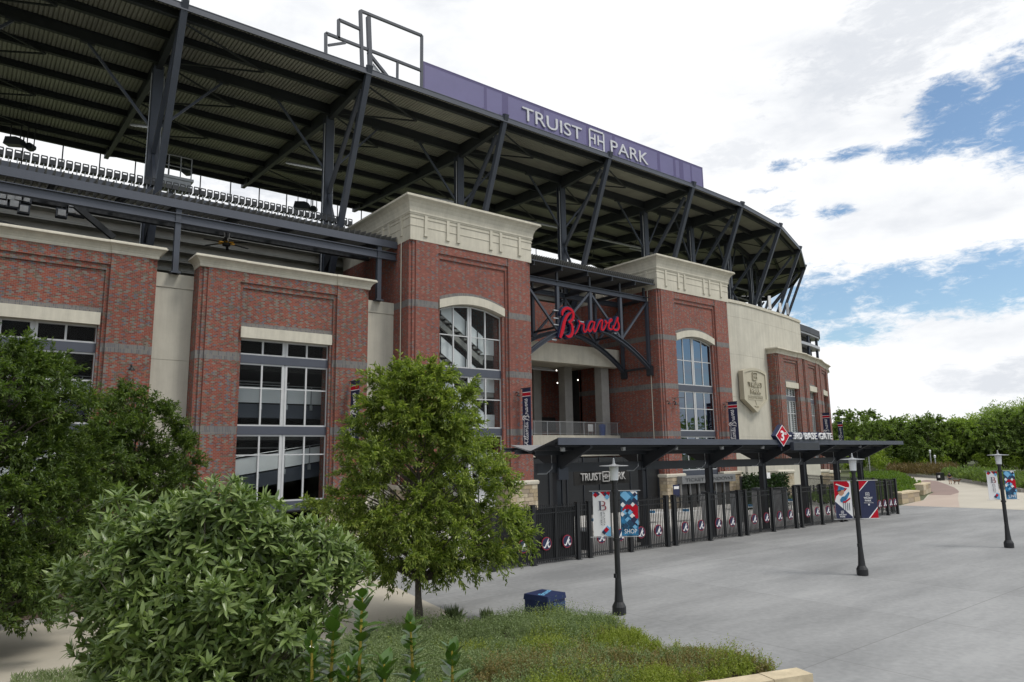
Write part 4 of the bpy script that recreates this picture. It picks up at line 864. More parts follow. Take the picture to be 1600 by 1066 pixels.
m_ = MB(); m_.beam((-.1, -.03, 1.45), (.1, -.03, .95), .12, .06, (0, 1, 0)); m_.build('ornament', M['tan'], sh)
# ------------------------------------------------------------------ navy wall banners
def script_words():
    """'Atlanta Braves' as pen strokes: x along the line, z up, in trace units"""
    out = []; a_ = [[(x-770, 785-y) for x, y in pts] for pts, ws in strokes['a'][1:]]; x = 0
    A_ = [[(p*250+250, q*300+190) for p, q in s_] for s_ in script_A(None, 0)]
    for s_ in A_: out.append((s_, [40, 60, 60, 40]))
    t_ = [[(0, 30), (60, 200), (110, 380), (80, 200), (60, 40), (90, 0), (130, 40)], [(20, 260), (150, 278)]]; l_ = [[(0, 30), (80, 230), (120, 400), (90, 420), (60, 250), (50, 40), (90, 0), (130, 40)]]
    n_ = [[(0, 150), (40, 230), (70, 220), (60, 100), (50, 0), (100, 150), (150, 230), (185, 200), (180, 60), (210, 0), (250, 40)]]
    x = 440
    for g_, adv in ((t_, 130), (l_, 130), (a_, 195), (n_, 245), (t_, 130), (a_, 215)):
        for s_ in g_: out.append(([(p+x, q) for p, q in s_], [34, 46, 46, 34]))
        x += adv
    x += 20
    for k in 'Braves':
        for pts, ws in (strokes[k] if k != 'a' else strokes[k][1:]): out.append(([(p-165+x, 785-q) for p, q in pts], [48, 70, 70, 44] if k == 'B' else [34, 46, 46, 34]))
    return out, x+1290, 620
def script_A(par, y):
    pts1 = [(.36, .66), (.22, .40), (-.08, -.1), (-.30, -.45), (-.50, -.48), (-.62, -.34)]; pts2 = [(.26, .52), (.20, .1), (.22, -.25), (.38, -.5), (.56, -.42), (.62, -.24)]; pts3 = [(-.12, -.05), (.08, -.02), (.28, .06), (.46, .26)]
    return pts1, pts2, pts3
SCRIPT, SCRIPT_W, SCRIPT_H = script_words()
def wall_banner(x, y, z, h, w, rz, label):
    t = thing('wall_banner', label, 'banner', (x, y, z), rz, 'navy script banners on the brick piers')
    m = MB(); m.box(-w/2, w/2, 0, .04, 0, h); m.build('banner_cloth', M['navy'], t)
    m = MB(); m.box(-w/2, w/2, -.004, .0, h-.62, h-.34); m.build('banner_stripe', M['red'], t)
    for zz in (h-.34, h-.66): m = MB(); m.box(-w/2, w/2, -.006, .0, zz, zz+.05); m.build('stripe_edge', M['white'], t)
    m = MB(); m.box(-w/2-.24, w/2+.03, -.01, .05, h, h+.07); m.box(-w/2-.24, w/2+.03, -.01, .05, -.07, 0); m.build('banner_arm', M['steel2'], t)
    Lh = h-.95; u = Lh/SCRIPT_W; hh_ = w*.80/SCRIPT_H; m = MB()
    for pts, ws in SCRIPT: ribbon(m, [(.16*w-zq*hh_, .12+xq*u) for xq, zq in pts], [k*hh_*.9 for k in ws], -.012, -.004, n=4)
    tag(m.build('script_lettering', M['white'], t), kind='stuff')
    m = MB(); ribbon(m, [(-.30*w, .25), (-.34*w, h*.3), (-.27*w, h*.55)], [.03, .07, .03], -.011, -.006); m.build('script_underline', M['white'], t)
    return t
def wb(xl, xr, yt, yb, Yw, label, rz=0):
    # the banner hangs from arms square to the wall: find its plane from its wall-side edge, then its reach
    X, zt = P(xl, yt, Yw-.22); zb = P(xl, yb, Yw-.22)[1]; Yo = float(on(xr, (yt+yb)/2, 0, X)[1]); w = max(.6, Yw-.22-Yo); wall_banner(X, Yw-.22-w/2, zb, zt-zb, w, R(-90)+rz, label)
wb(548.5, 560.5, 597, 695, 47.0, 'navy vertical script banner on the brick pier just left of the plaza tree')
wb(816, 829.5, 608, 703, 46.0, 'navy vertical script banner on the corner tower above the canopy end')
wb(1137, 1153.5, 629, 700, 46.0, 'navy vertical script banner on the far corner tower beside the tan shield')
wb(1284.5, 1298, 646, 705, 50.2, 'navy vertical script banner right above the word GATE')
wb(1308.5, 1318, 660, 705, 53.0, 'small farthest navy vertical script banner right of the brick bays')
# ------------------------------------------------------------------ gate canopy
XL, XR, YF, YV, YR = 23.6, 61.9, 26.35, 29.2, 31.6
ZF, ZV, ZR = 6.2, 5.6, 5.95
cp = thing('gate_canopy', 'long low dark steel canopy with butterfly roof over the gates', 'canopy', (XL, YV, 0))
def cpart(mb, name, mat): return mb.build(name, mat, cp, (-XL, -YV, 0))
xr_f, xr_v = XR, XR-1.2
m_ = MB(); m_.add([(XL, YF, ZF), (xr_f, YF, ZF-.18), (xr_v, YV, ZV-.16), (XL+.6, YV, ZV), (XL, YF, ZF+.07), (xr_f, YF, ZF-.11), (xr_v, YV, ZV-.09), (XL+.6, YV, ZV+.07)], [(0, 3, 2, 1), (4, 5, 6, 7), (0, 1, 5, 4), (1, 2, 6, 5), (2, 3, 7, 6), (3, 0, 4, 7)]); cpart(m_, 'roof_panel', M['steel2'])
m_ = MB(); m_.add([(XL+.6, YV+.05, ZV), (xr_v, YV+.05, ZV-.16), (xr_v-.5, YR, ZR-.16), (XL+1.2, YR, ZR), (XL+.6, YV+.05, ZV+.07), (xr_v, YV+.05, ZV-.09), (xr_v-.5, YR, ZR-.09), (XL+1.2, YR, ZR+.07)], [(0, 3, 2, 1), (4, 5, 6, 7), (0, 1, 5, 4), (1, 2, 6, 5), (2, 3, 7, 6), (3, 0, 4, 7)]); cpart(m_, 'roof_panel', M['galv'])
m_ = MB(); m_.add([(XL, YF-.06, ZF-.27), (xr_f, YF-.06, ZF-.40), (xr_f, YF-.06, ZF-.10), (XL, YF-.06, ZF+.09), (XL, YF-.003, ZF-.27), (xr_f, YF-.003, ZF-.40), (xr_f, YF-.003, ZF-.10), (XL, YF-.003, ZF+.09)], [(0, 1, 2, 3), (7, 6, 5, 4), (3, 2, 6, 7), (0, 4, 5, 1), (1, 5, 6, 2), (0, 3, 7, 4)]); cpart(m_, 'canopy_fascia', M['fascia'])
for y, z in ((YF+.7, ZF-.25), (YF+1.5, ZF-.42), (YV-.5, ZV-.06), (YV+1.2, ZV+.02), (YR-.2, ZR-.2)):
    m_ = MB(); m_.ibeam((XL+.5, y, z), (XR-1.4, y, z-.16), .14, .22); cpart(m_, 'canopy_purlin', M['steel2'])
m_ = MB(); m_.beam((XL+1, YV+.0, 4.75), (XR-1.5, YV, 4.6), .28, .5); cpart(m_, 'tie_beam', M['steel2'])
m_ = MB(); m_.beam((XL+.6, YV+.02, ZV+.02), (xr_v, YV+.02, ZV-.14), .34, .12); cpart(m_, 'valley_gutter', M['steel2'])
CX = [P(x, 745, YV)[0] for x in (871, 1004, 1108, 1192, 1256, 1308, 1345)]
for x in CX:
    m_ = MB(); m_.ibeam((x, YV, 0), (x, YV, ZV-.15), .34, .42, .04, (1, 0, 0)); m_.box(x-.25, x+.25, YV-.25, YV+.25, 0, .05); m_.beam((x, YV, 0.05), (x, YV, 4.4), .26, .26); cpart(m_, 'canopy_column', M['steel2'])
    m_ = MB(); t_ = .09
    for (ya, za, zb), (yb, zc_, zd) in (((YV, 4.5, 5.4), (YF+.15, ZF-.42, ZF-.12)), ((YV, 4.5, 5.4), (YR-.1, ZR-.32, ZR-.1))):
        m_.add([(x-t_, ya, za), (x+t_, ya, za), (x+t_, yb, zc_), (x-t_, yb, zc_), (x-t_, ya, zb), (x+t_, ya, zb), (x+t_, yb, zd), (x-t_, yb, zd)], [(0, 3, 2, 1), (4, 5, 6, 7), (0, 1, 5, 4), (1, 2, 6, 5), (2, 3, 7, 6), (3, 0, 4, 7)])
    cpart(m_, 'canopy_bracket', M['steel2'])
    m_ = MB(); m_.tube([(x-.5, YV-.12, 5.5), (x-.5, YV-.12, 4.7), (x-.9, YV-.12, 4.45), (x-1.5, YV-.12, 4.45)], .04, 6); cpart(m_, 'conduit', M['galv'])
for i in range(9):
    x = XL+1.0+i*4.5; m_ = MB(); m_.lathe([(.06, 5.86), (.14, 5.80), (.13, 5.62), (.02, 5.60)], (x, YF+.75), 10); cpart(m_, 'canopy_lamp', M['galv'])
m_ = MB(); m_.box(CX[0]-.2, CX[0]+.5, YV-.35, YV-.22, 4.1, 4.75); cpart(m_, 'junction_box', M['steel'])
# signs on the canopy
dm = thing('gate_marker', 'red diamond sign with white 3RD numeral standing up from the canopy edge', 'sign', (41.65, 25.2, 6.42))
yd = 0
dx, dz_ = 44/2/31.5, .72
xg, zg = P(1222, 681, 26.2); dm.location = (xg, 26.15, zg); kx = .86; kz = .74
m_ = MB(); m_.front([(0, -kz), (kx, 0), (0, kz), (-kx, 0)], .0, .35); m_.build('diamond_body', M['navy'], dm)
m_ = MB(); m_.front([(0, -kz*.97), (kx*.97, 0), (0, kz*.97), (-kx*.97, 0)], -.012, -.001); m_.build('diamond_border', M['white'], dm)
m_ = MB(); m_.front([(0, -kz*.88), (kx*.88, 0), (0, kz*.88), (-kx*.88, 0)], -.024, -.013); m_.build('diamond_face', M['red'], dm)
letters(dm, '3', -.30, .10, -.34, .34, -.035, .02, M['white'], .03); letters(dm, 'RD', .16, .42, .06, .22, -.035, .02, M['white'], .02)
m_ = MB(); m_.tube([(0, .18, -kz), (0, .18, -kz-.25)], .05, 8); m_.build('sign_post', M['steel2'], dm)
gx0, gz0 = P(1234, 688, 26.2); gx1, _ = P(1300, 689, 26.2); gzt = P(1238, 676, 26.2)[1]
gs = thing('gate_lettering', 'white block letters 3RD BASE GATE on top of the canopy', 'sign', (gx0, 26.2, 6.16))
for w_, a, b in (('3RD', 0.09, .275), ('BASE', .335, .625), ('GATE', .685, 1.0)):
    Wt = gx1-gx0; letters(gs, w_, a*Wt, b*Wt, .06, gzt-6.16, 0, .12, M['white'], 0)
m_ = MB(); m_.box(.0, .22, -.03, .09, .26, .34); m_.build('dash', M['white'], gs)
m_ = MB(); m_.box(.2, gx1-gx0+.08, .14, .24, .02, gzt-6.16+.04); m_.build('letter_backing', M['navy'], gs)
m_ = MB(); m_.box(0, gx1-gx0, .1, .16, -.05, .06); m_.build('letter_rail', M['steel2'], gs)
a, z1 = P(1240, 691, 26.0); b, z0 = P(1281, 703, 26.0)
mb_ = thing('message_board', 'blank dark grey message board on the canopy edge under the 3RD BASE GATE letters', 'sign board', (a, 26.05, z0))
m_ = MB(); m_.box(0, b-a, -.05, .2, 0, z1-z0); m_.build('board', M['steel'], mb_); m_ = MB(); m_.box(.06, b-a-.06, -.055, -.051, .05, z1-z0-.05); m_.build('board_face', M['steel2'], mb_)
# welcome sign under the canopy
a, z1 = P(908, 735, 33.0); b, z0 = P(978, 749, 33.0)
ws_ = thing('welcome_sign', 'white TRUIST PARK welcome lettering hung under the canopy before the dark doors', 'sign', (a, 33.0, z0))
m_ = MB(); m_.box(-.5, b-a+.5, .12, .2, -.25, 1.05); m_.build('sign_back', M['dark'], ws_)
Wt = b-a; letters(ws_, 'TRUIST', 0, Wt*.45, .02, .5, .05, .06, M['white'], 0); truist_mark(ws_, Wt*.555, .24, .66, .02, .1, M['white']); letters(ws_, 'PARK', Wt*.66, Wt, .02, .5, .05, .06, M['white'], 0)
letters(ws_, 'WELCOME TO', Wt*.08, Wt*.36, .62, .76, .05, .05, M['white'], .02)
m_ = MB(); m_.tube([(0, .16, 1.0), (0, .16, 2.3)], .03, 6); m_.tube([(Wt, .16, 1.0), (Wt, .16, 2.3)], .03, 6); m_.build('hanger', M['steel2'], ws_)
# ------------------------------------------------------------------ fence of double gates
M['rim'] = plain('dark_red_print', (.23, .012, .03), .55)
FY, FH = 28.05, 2.92
posts_px = [(770, 893), (834, 884), (904, 874), (922, 870), (986, 866), (1044, 858), (1056, 857), (1110, 848), (1157, 840), (1168, 838), (1209, 831), (1245, 826), (1254, 826), (1286, 820), (1316, 815), (1322, 815), (1345, 811), (1370, 808), (1388, 805), (1403, 802)]
PXs = [P(x, y, FY)[0] for x, y in posts_px]
ordn = ['first', 'second', 'third', 'fourth', 'fifth', 'sixth', 'seventh', 'eighth', 'ninth', 'tenth', 'eleventh', 'twelfth', 'thirteenth', 'fourteenth', 'fifteenth', 'sixteenth', 'seventeenth', 'eighteenth', 'nineteenth', 'twentieth']
post0 = None
for i, x in enumerate(PXs):
    t = thing('gate_post', f'square black gate post, {ordn[i]} from the left along the gate line', 'post', (x, FY, 0), 0, 'black posts between the gates')
    if post0 is None:
        m_ = MB(); m_.box(-.1, .1, -.1, .1, .015, FH); post0 = m_.build('post_shaft', M['black'], t); m_ = MB(); m_.box(-.12, .12, -.12, .12, FH, FH+.04); pc0 = m_.build('post_cap', M['black'], t); m_ = MB(); m_.box(-.16, .16, -.16, .16, 0, .015); pb0 = m_.build('base_plate', M['black'], t)
    else: dup(post0, t); dup(pc0, t); dup(pb0, t)
def script_A(par, y):
    pts1 = [(.36, .66), (.22, .40), (-.08, -.1), (-.30, -.45), (-.50, -.48), (-.62, -.34)]; pts2 = [(.26, .52), (.20, .1), (.22, -.25), (.38, -.5), (.56, -.42), (.62, -.24)]; pts3 = [(-.12, -.05), (.08, -.02), (.28, .06), (.46, .26)]
    return pts1, pts2, pts3
a_me = None; d_me = r_me = None; pk_me = None; n_pk = 0
gi = 0
for i, (xa, xb) in enumerate(zip(PXs, PXs[1:])):
    w = xb-xa-.24
    if w < .35: continue
    dbl = w > 1.4
    names = ordn[gi]; gi += 1
    g = thing('double_gate' if dbl else 'fence_panel', (f'black picket double gate with two round discs, {names} from the left' if dbl else f'narrow black picket filler panel, {names} bay from the left'), 'gate' if dbl else 'fence panel', (xa+.12, FY, 0), 0, 'black picket gates along the entrance')
    leaves = [(0, w/2-.01), (w/2+.01, w)] if dbl else [(0, w)]
    for (u, v) in leaves:
        f_ = MB(); f_.box(u, u+.06, -.03, .03, .1, FH-.05); f_.box(v-.06, v, -.03, .03, .1, FH-.05)
        for z in (.22, FH-.42, FH-.14): f_.box(u+.06, v-.06, -.022, .022, z-.025, z+.025)
        lf = f_.build('gate_leaf', M['black'], g)
        step = .135; n = max(1, int((v-u-.12)/step))
        for k in range(n):
            x = u+.06+(v-u-.12)*(k+.5)/n
            if pk_me is None: m_ = MB(); m_.box(-.016, .016, -.016, .016, .08, FH); pk = m_.build('picket', M['black'], lf, (x, 0, 0)); pk_me = pk
            else: dup(pk_me, lf, (x, 0, 0))
        if dbl:
            cx = (u+v)/2
            if d_me is None:
                q = [(.33*math.cos(t*math.pi/12), .33*math.sin(t*math.pi/12)) for t in range(24)]
                m_ = MB(); m_.front(q, 0, .03); r_me = m_.build('disc_rim', M['rim'], lf, (cx, -.07, 1.0))
                m_ = MB(); m_.front([(a*.86, b*.86) for a, b in q], -.006, 0); d_me = m_.build('logo_disc', M['navy'], lf, (cx, -.07, 1.0))
                m_ = MB()
                for pts, ws in zip(script_A(None, 0), ([.03, .055, .065, .06, .05, .02], [.03, .05, .06, .055, .045, .02], [.03, .035, .035, .02])): ribbon(m_, [(a*.36, b*.36) for a, b in pts], ws, -.012, -.006)
                a_me = m_.build('script_letter', M['white'], lf, (cx, -.07, 1.0))
            else:
                for q in (r_me, d_me, a_me): dup(q, lf, (cx, -.07, 1.0))
# gate mesh screens at the left end are backed by dark fabric
for i in (0, 1):
    xa, xb = PXs[i], PXs[i+1]
    t = thing('privacy_screen', f'black privacy fabric tied behind the {ordn[i]} gate from the left', 'screen', (xa+.15, FY+.08, 0))
    m_ = MB(); m_.box(0, xb-xa-.3, 0, .01, .15, FH-.2); m_.build('screen_fabric', M['black'], t)
# return fence at the right end, running back to the building
ret = thing('side_fence', 'black picket fence running back from the right end of the gates', 'fence', (PXs[-1], FY, 0))
m_ = MB()
for z in (.22, FH-.42, FH-.14): m_.beam((.1, .1, z), (8.0, 12.5, z), .04, .05)
m_.build('fence_rail', M['black'], ret)
for k in range(90):
    q = (k+.5)/90; dup(pk_me, ret, (.1+7.9*q, .1+12.4*q, 0))
for k in range(1, 6):
    q = k/5; dup(post0, ret, (.1+7.9*q, .1+12.4*q, 0))
# ------------------------------------------------------------------ things behind the gates
for k, (x, y, l) in enumerate(((1000, 785, 'first'), (1128, 780, 'second'), (1152, 775, 'third'), (1205, 770, 'fourth'), (1219, 768, 'fifth'), (1268, 763, 'sixth'))):
    X, z = P(x, y, 33.5); t = thing('security_arch', f'grey walk-through detector arch behind the gates, {l} from the left', 'detector', (X, 33.5+(k % 2)*1.2, 0), 0, 'detector arches behind the gates')
    m_ = MB(); m_.box(-.55, -.40, -.3, .3, 0, 2.2); m_.box(.40, .55, -.3, .3, 0, 2.2); m_.build('arch_side', M['galv'], t); m_ = MB(); m_.box(-.55, .55, -.3, .3, 2.203, 2.42); m_.build('arch_top', M['steel2'], t)
for k, (x, l) in enumerate(((1002, 'dark round bin with pale rim standing behind the gates near the left lamp post'), (913, 'dark round bin with pale rim standing behind the gates left of the lamp banners'))):
    X, z = P(x, 800, 30.6); t = thing('litter_bin', l, 'bin', (X, 30.6, 0)); m_ = MB(); m_.lathe([(.34, 0), (.38, 1.0), (.38, 1.05)], n=18); m_.build('bin_body', M['black'], t); m_ = MB(); m_.lathe([(.40, 1.052), (.42, 1.12), (.3, 1.22), (.25, 1.2)], n=18); m_.build('bin_rim', M['galv'], t)
for k, (x, Y) in enumerate(((932, 36.5), (1022, 38), (1075, 37), (1175, 36), (1240, 37))):
    X, z = P(x, 795, Y); t = thing('inspection_table', f'folding table under a pale cloth inside the gates, {ordn[k]} from the left', 'table', (X, Y, 0), 0, 'tables inside the gates')
    m_ = MB(); m_.box(-.95, .95, -.38, .38, .74, .78); m_.build('tabletop', M['white'], t)
    for sx in (-.85, .85):
        m_ = MB(); m_.beam((sx, -.3, 0), (sx, -.3, .74), .04, .04); m_.beam((sx, .3, 0), (sx, .3, .74), .04, .04); m_.build('leg', M['galv'], t)
    m_ = MB(); m_.box(-.5, -.1, -.2, .2, .785, .95); m_.build('tray', M['mid_blue'], t)
# entrance doors and grey fascia under the far tower
X, z = P(1066, 749, 45.2); Xb, zb = P(1150, 757, 45.2)
M['booth_grey'] = plain('booth_grey_panel', (.17, .175, .18), .6); M['booth_letter'] = plain('dim_grey_lettering', (.085, .088, .092), .6)
t = thing('ticket_booth', 'grey ticket window front with lettered fascia under the far corner tower window', 'ticket booth', (X, 45.2, 0))
m_ = MB(); m_.box(0, Xb-X, 0, .9, 2.35, 3.1); m_.build('booth_fascia', M['booth_grey'], t)
for k in range(6):
    u = .2+k*(Xb-X-.4)/6; m_ = MB(); m_.box(u, u+.9, .3, .4, .0, 2.3); m_.build('booth_door', M['dark'], t); m_ = MB(); m_.box(u-.08, u, .25, .45, 0, 2.34); m_.build('door_post', M['galv'], t)
letters(t, 'TICKET WINDOWS', .5, Xb-X-.5, 2.58, 2.9, -.02, .04, M['booth_letter'], 0)
# ivy screen and planted wall under the canopy
X, z = P(1158, 737, 40); Xb, _ = P(1226, 735, 40)
t = thing('ivy_screen', 'dense dark ivy covering a screen wall behind the gates', 'ivy wall', (X, 40, 0))
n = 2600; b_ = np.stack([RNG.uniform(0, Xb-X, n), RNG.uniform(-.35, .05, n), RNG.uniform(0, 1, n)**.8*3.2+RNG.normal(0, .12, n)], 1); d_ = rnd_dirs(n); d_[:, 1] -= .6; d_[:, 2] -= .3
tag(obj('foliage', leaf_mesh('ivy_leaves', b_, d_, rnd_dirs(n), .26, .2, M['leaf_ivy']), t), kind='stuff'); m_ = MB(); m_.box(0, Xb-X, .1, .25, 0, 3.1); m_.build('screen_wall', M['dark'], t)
X, z = P(1160, 726, 45.0); Xb, _ = P(1250, 726, 47)
t = thing('garden_wall', 'cream stucco wall seen under the canopy behind the ivy screen', 'wall', (X, 44.4, 0)); m_ = MB(); m_.box(0, Xb-X, 0, .3, 0, 4.4); m_.build('wall_panel', M['stucco'], t)
for k, (xa, xb, Y, yt, l) in enumerate(((1216, 1240, 42.5, 736, 'pale capped buff stone pier right of the ivy screen'), (1262, 1295, 46.6, 736, 'wide buff stone pier with pale cap below the curved brick bay'), (1292, 1312, 48, 737, 'narrow buff stone pier farthest right behind the gates'))):
    X, zt = P(xa, yt, Y); Xb = P(xb, yt, Y)[0]; t = thing('stone_pier', l, 'pier', (X, Y, 0)); stone_base(t, 0, Xb-X, 0, 1.2, max(2.4, zt-.3), None, 0, ('front', 'left'), True, 50+k)
# dark doors left of the welcome sign
m_ = MB()
for k in range(8): m_.box(X0+.3+k*2.05, X0+.3+k*2.05+1.95, 46.9, 47.0, 0, 5.1)
m_.build('entrance_shutter', M['black'], st); 
for k in range(9): m_ = MB(); m_.box(X0+.22+k*2.05, X0+.28+k*2.05, 46.8, 47.05, 0, 5.15); m_.build('shutter_post', M['steel2'], st)
# ------------------------------------------------------------------ lamp posts and their banners
def lamp(x, y, label):
    t = thing('lamp_post', label, 'lamp post', (x, y, 0), 0, 'black lamp posts across the plaza')
    m = MB(); m.lathe([(.22, 0), (.24, .03), (.24, .26), (.2, .34), (.155, .42), (.13, .7), (.105, 1.15)], n=16); m.build('post_base', M['black'], t, smooth=False)
    m = MB(); m.lathe([(.105, 1.15), (.10, 1.2), (.085, 4.45), (.12, 4.46), (.12, 4.52), (.1, 4.54)], n=16); m.build('pole', M['black'], t)
    m = MB(); m.lathe([(.135, 4.54), (.165, 5.0), (.16, 5.02)], n=16); m.build('lantern', M['frost'], t)
    m = MB(); m.lathe([(.50, 5.03), (.52, 5.04), (.50, 5.052), (.2, 5.07), (.09, 5.09), (.05, 5.12), (.025, 5.3), (.005, 5.32)], n=24); m.build('lamp_shade', M['galv'], t)
    m = MB(); m.box(-.16, -.10, -.05, .05, 1.22, 1.36); m.build('outlet_box', M['black'], t)
    m = MB(); m.lathe([(.13, 2.45), (.13, 2.55)], n=12); m.lathe([(.13, 4.12), (.13, 4.22)], n=12); m.build('banner_clamp', M['black'], t)
    return t
LP = [(18.58, 17.79), (32.05, 15.89), (46.26, 14.66)]
lamp(*LP[0], 'black lamp post nearest the planted bed, with B and SHOP banners'); lamp(*LP[1], 'black lamp post in the middle of the plaza, with ballplayer and TRUIST PARK banners'); lamp(*LP[2], 'black lamp post at the right edge, with B and LIVE banners')
BD = math.atan2(-.60, .80)
def banner(i, side, w, z0, z1, label):
    x, y = LP[i]; t = thing('lamp_banner', label, 'banner', (x, y, z0), BD, 'printed banners on the lamp posts')
    a = .19 if side > 0 else -.19-w; h = z1-z0
    m = MB(); m.box(a, a+w, -.006, .006, 0, h); 
    rd = MB(); e = .05 if side < 0 else 0; 
    for z in (-.03, h+.03): rd.tube([(.08*side, 0, z), (side*(.19+w+.12), 0, z)], .014, 6)
    rd.build('banner_rod', M['galv'], t)
    return t, a, h, m
def shape(t, poly, lay, mat, name='print'):
    m = MB(); m.front(poly, -.007-.0025*lay, -.0065); return m.build(name, mat, t)
def clip(poly, x0, x1, z0, z1):
    for ax, lim, sg_ in ((0, x0, 1), (0, x1, -1), (1, z0, 1), (1, z1, -1)):
        out = []
        for p, q in zip(poly, poly[1:]+poly[:1]):
            ip, iq = (p[ax]-lim)*sg_ >= 0, (q[ax]-lim)*sg_ >= 0
            if ip: out.append(p)
            if ip != iq: k = (lim-p[ax])/(q[ax]-p[ax]); out.append((p[0]+(q[0]-p[0])*k, p[1]+(q[1]-p[1])*k))
        poly = out
        if not poly: return []
    return poly
def dia(t, a, w, h, cu, cv, ru, rv, lay, mat, rot=45):
    """turned square given in fractions of the banner"""
    c, s = math.cos(R(rot)), math.sin(R(rot)); q = [(cu*w+a+(x*ru*c-z*rv*s)*w, cv*h+(x*ru*s+z*rv*c)*w) for x, z in ((-1, -1), (1, -1), (1, 1), (-1, 1))]
    q = clip(q, a, a+w, 0, h)
    if len(q) > 2: shape(t, q, lay, mat)
def b_banner(i):
    t, a, h, m = banner(i, -1, .60, 2.62, 4.14, ('white B banner with coloured diamonds on the near lamp post' if i == 0 else 'white B banner with coloured diamonds on the right edge lamp post')); w = .60
    m.build('banner_cloth', M['white'], t)
    for k, (u, v, s1, s2, q) in enumerate(((.08, .97, .09, .09, 'sky_blue'), (.22, .98, .10, .20, 'navy'), (.16, .93, .10, .11, 'red'), (.62, .98, .10, .22, 'red'), (.80, .94, .10, .16, 'navy'), (.93, .98, .1, .1, 'red'), (.84, .885, .11, .11, 'sky_blue'), (.85, .10, .22, .28, 'sky_blue'), (1.0, .16, .2, .1, 'sky_blue'), (.62, .095, .12, .10, 'navy'), (.74, .145, .12, .11, 'red'))): dia(t, a, w, h, u, v, s1, s2, k+1, M[q])
    m2 = MB(); m2.box(a+.22, a+.27, -.043, -.041, h*.59, h*.79); m2.box(a+.18, a+.33, -.0425, -.041, h*.585, h*.592); m2.box(a+.18, a+.33, -.0425, -.041, h*.788, h*.795); m2.build('letter', M['navy'], t)
    m2 = MB(); ribbon(m2, [(a+.30, h*.792), (a+.39, h*.775), (a+.41, h*.74), (a+.38, h*.70), (a+.28, h*.69)], [.008, .03, .045, .03, .008], -.044, -.041); ribbon(m2, [(a+.28, h*.69), (a+.41, h*.68), (a+.44, h*.64), (a+.41, h*.60), (a+.30, h*.588)], [.008, .03, .055, .03, .008], -.050, -.041); m2.build('letter', M['rim'], t)
    for k, wd in enumerate(('BATTERY', 'ATLANTA')):
        tx = letters(t, wd, 0, h*.30, 0, .055, 0, .004, M['steel']); tx.rotation_euler = (R(90), R(90), 0); tx.location = (a+.25+.1*k, -.04, h*.54)
b_banner(0); b_banner(2)
def word_banner(i, word, label):
    t, a, h, m = banner(i, 1, .60, 2.62, 4.14, label); w = .60; m.build('banner_cloth', M['mid_blue'], t)
    for k, (u, v, s1, s2, q) in enumerate(((.2, .80, .28, .30, 'dim'), (.30, .90, .2, .26, 'sky_blue'), (.55, .72, .22, .2, 'dim'), (.80, .98, .12, .22, 'white'), (.86, .93, .1, .1, 'navy'), (.97, .86, .12, .12, 'sky_blue'), (.88, .78, .1, .2, 'navy'), (.72, .70, .1, .1, 'white'), (.12, .70, .11, .11, 'white'), (.30, .625, .22, .1, 'red'), (.60, .62, .12, .2, 'red'), (.88, .60, .2, .22, 'red'), (.88, .47, .14, .2, 'red'), (.10, .50, .14, .1, 'white'), (.25, .54, .12, .12, 'sky_blue'), (.52, .53, .12, .1, 'sky_blue'), (.65, .45, .11, .11, 'white'), (.35, .56, .08, .08, 'navy'),
        (.40, .30, .26, .22, 'mid_blue'), (.38, .36, .12, .12, 'sky_blue'), (.52, .28, .14, .2, 'dim'), (.22, .22, .15, .12, 'dim'), (.80, .33, .14, .24, 'navy'), (.95, .30, .1, .12, 'sky_blue'), (.78, .2, .1, .1, 'sky_blue'))): dia(t, a, w, h, u, v, s1, s2, k+1, M[q])
    letters(t, word, a+.09, a+.53, h*.055, h*.155, -.075, .005, M['white'])
word_banner(0, 'SHOP', 'blue photo banner with SHOP lettering on the near lamp post'); word_banner(2, 'LIVE', 'blue photo banner with LIVE lettering on the right edge lamp post')
# ballplayer banner (plain generic figure)
t, a, h, m = banner(1, -1, .76, 2.45, 4.07, 'red and white banner of a batter in a blue cap on the middle lamp post'); w = .76; m.build('banner_cloth', M['white'], t)
Q = lambda pts: [(a+u*w, v*h) for u, v in pts]
shape(t, Q([(0, .48), (.10, .60), (.25, .66), (.60, .72), (.92, .86), (.92, .93), (.80, 1), (0, 1)]), 1, M['red'])
shape(t, Q([(0, 0), (.97, 0), (.97, .04), (0, .46)]), 2, M['navy'])
shape(t, Q([(.22, .70), (.22, .78), (.40, .82), (.58, .78), (.58, .68), (.44, .61), (.30, .62)]), 3, M['skin'])
shape(t, Q([(.10, .765), (.24, .775), (.24, .86), (.40, .885), (.58, .85), (.62, .77), (.40, .765), (.24, .755)]), 4, M['mid_blue'])
shape(t, Q([(.18, .72), (.40, .735), (.40, .765), (.18, .755)]), 5, M['black'])
shape(t, Q([(.08, .92), (.16, .94), (.70, .84), (.82, .84), (.86, .80), (.70, .815)]), 6, M['white'])
shape(t, Q([(.30, .50), (.42, .58), (.60, .60), (.85, .72), (.90, .68), (.72, .52), (.50, .42), (.34, .44)]), 7, M['mid_blue'])
for k, u in enumerate((.46, .58, .70, .82)): shape(t, Q([(u, .22), (u+.014, .21), (u+.02, .42), (u+.006, .42)]), 8+k, M['dim'])
shape(t, Q([(.46, .42), (.60, .42), (.90, .52), (.90, .56), (.62, .47), (.46, .46)]), 12, M['red'])
truist_mark(t, a+.36*w, h*.17, .12, -.045, -.04, M['white']); letters(t, 'TRUIST', a+.14*w, a+.60*w, h*.082, h*.118, -.045, .004, M['white'], .02); letters(t, 'PARK', a+.2*w, a+.52*w, h*.03, h*.066, -.045, .004, M['white'], .02)
t, a, h, m = banner(1, 1, .76, 2.45, 4.07, 'navy TRUIST PARK banner with red corners on the middle lamp post'); m.build('banner_cloth', M['navy'], t)
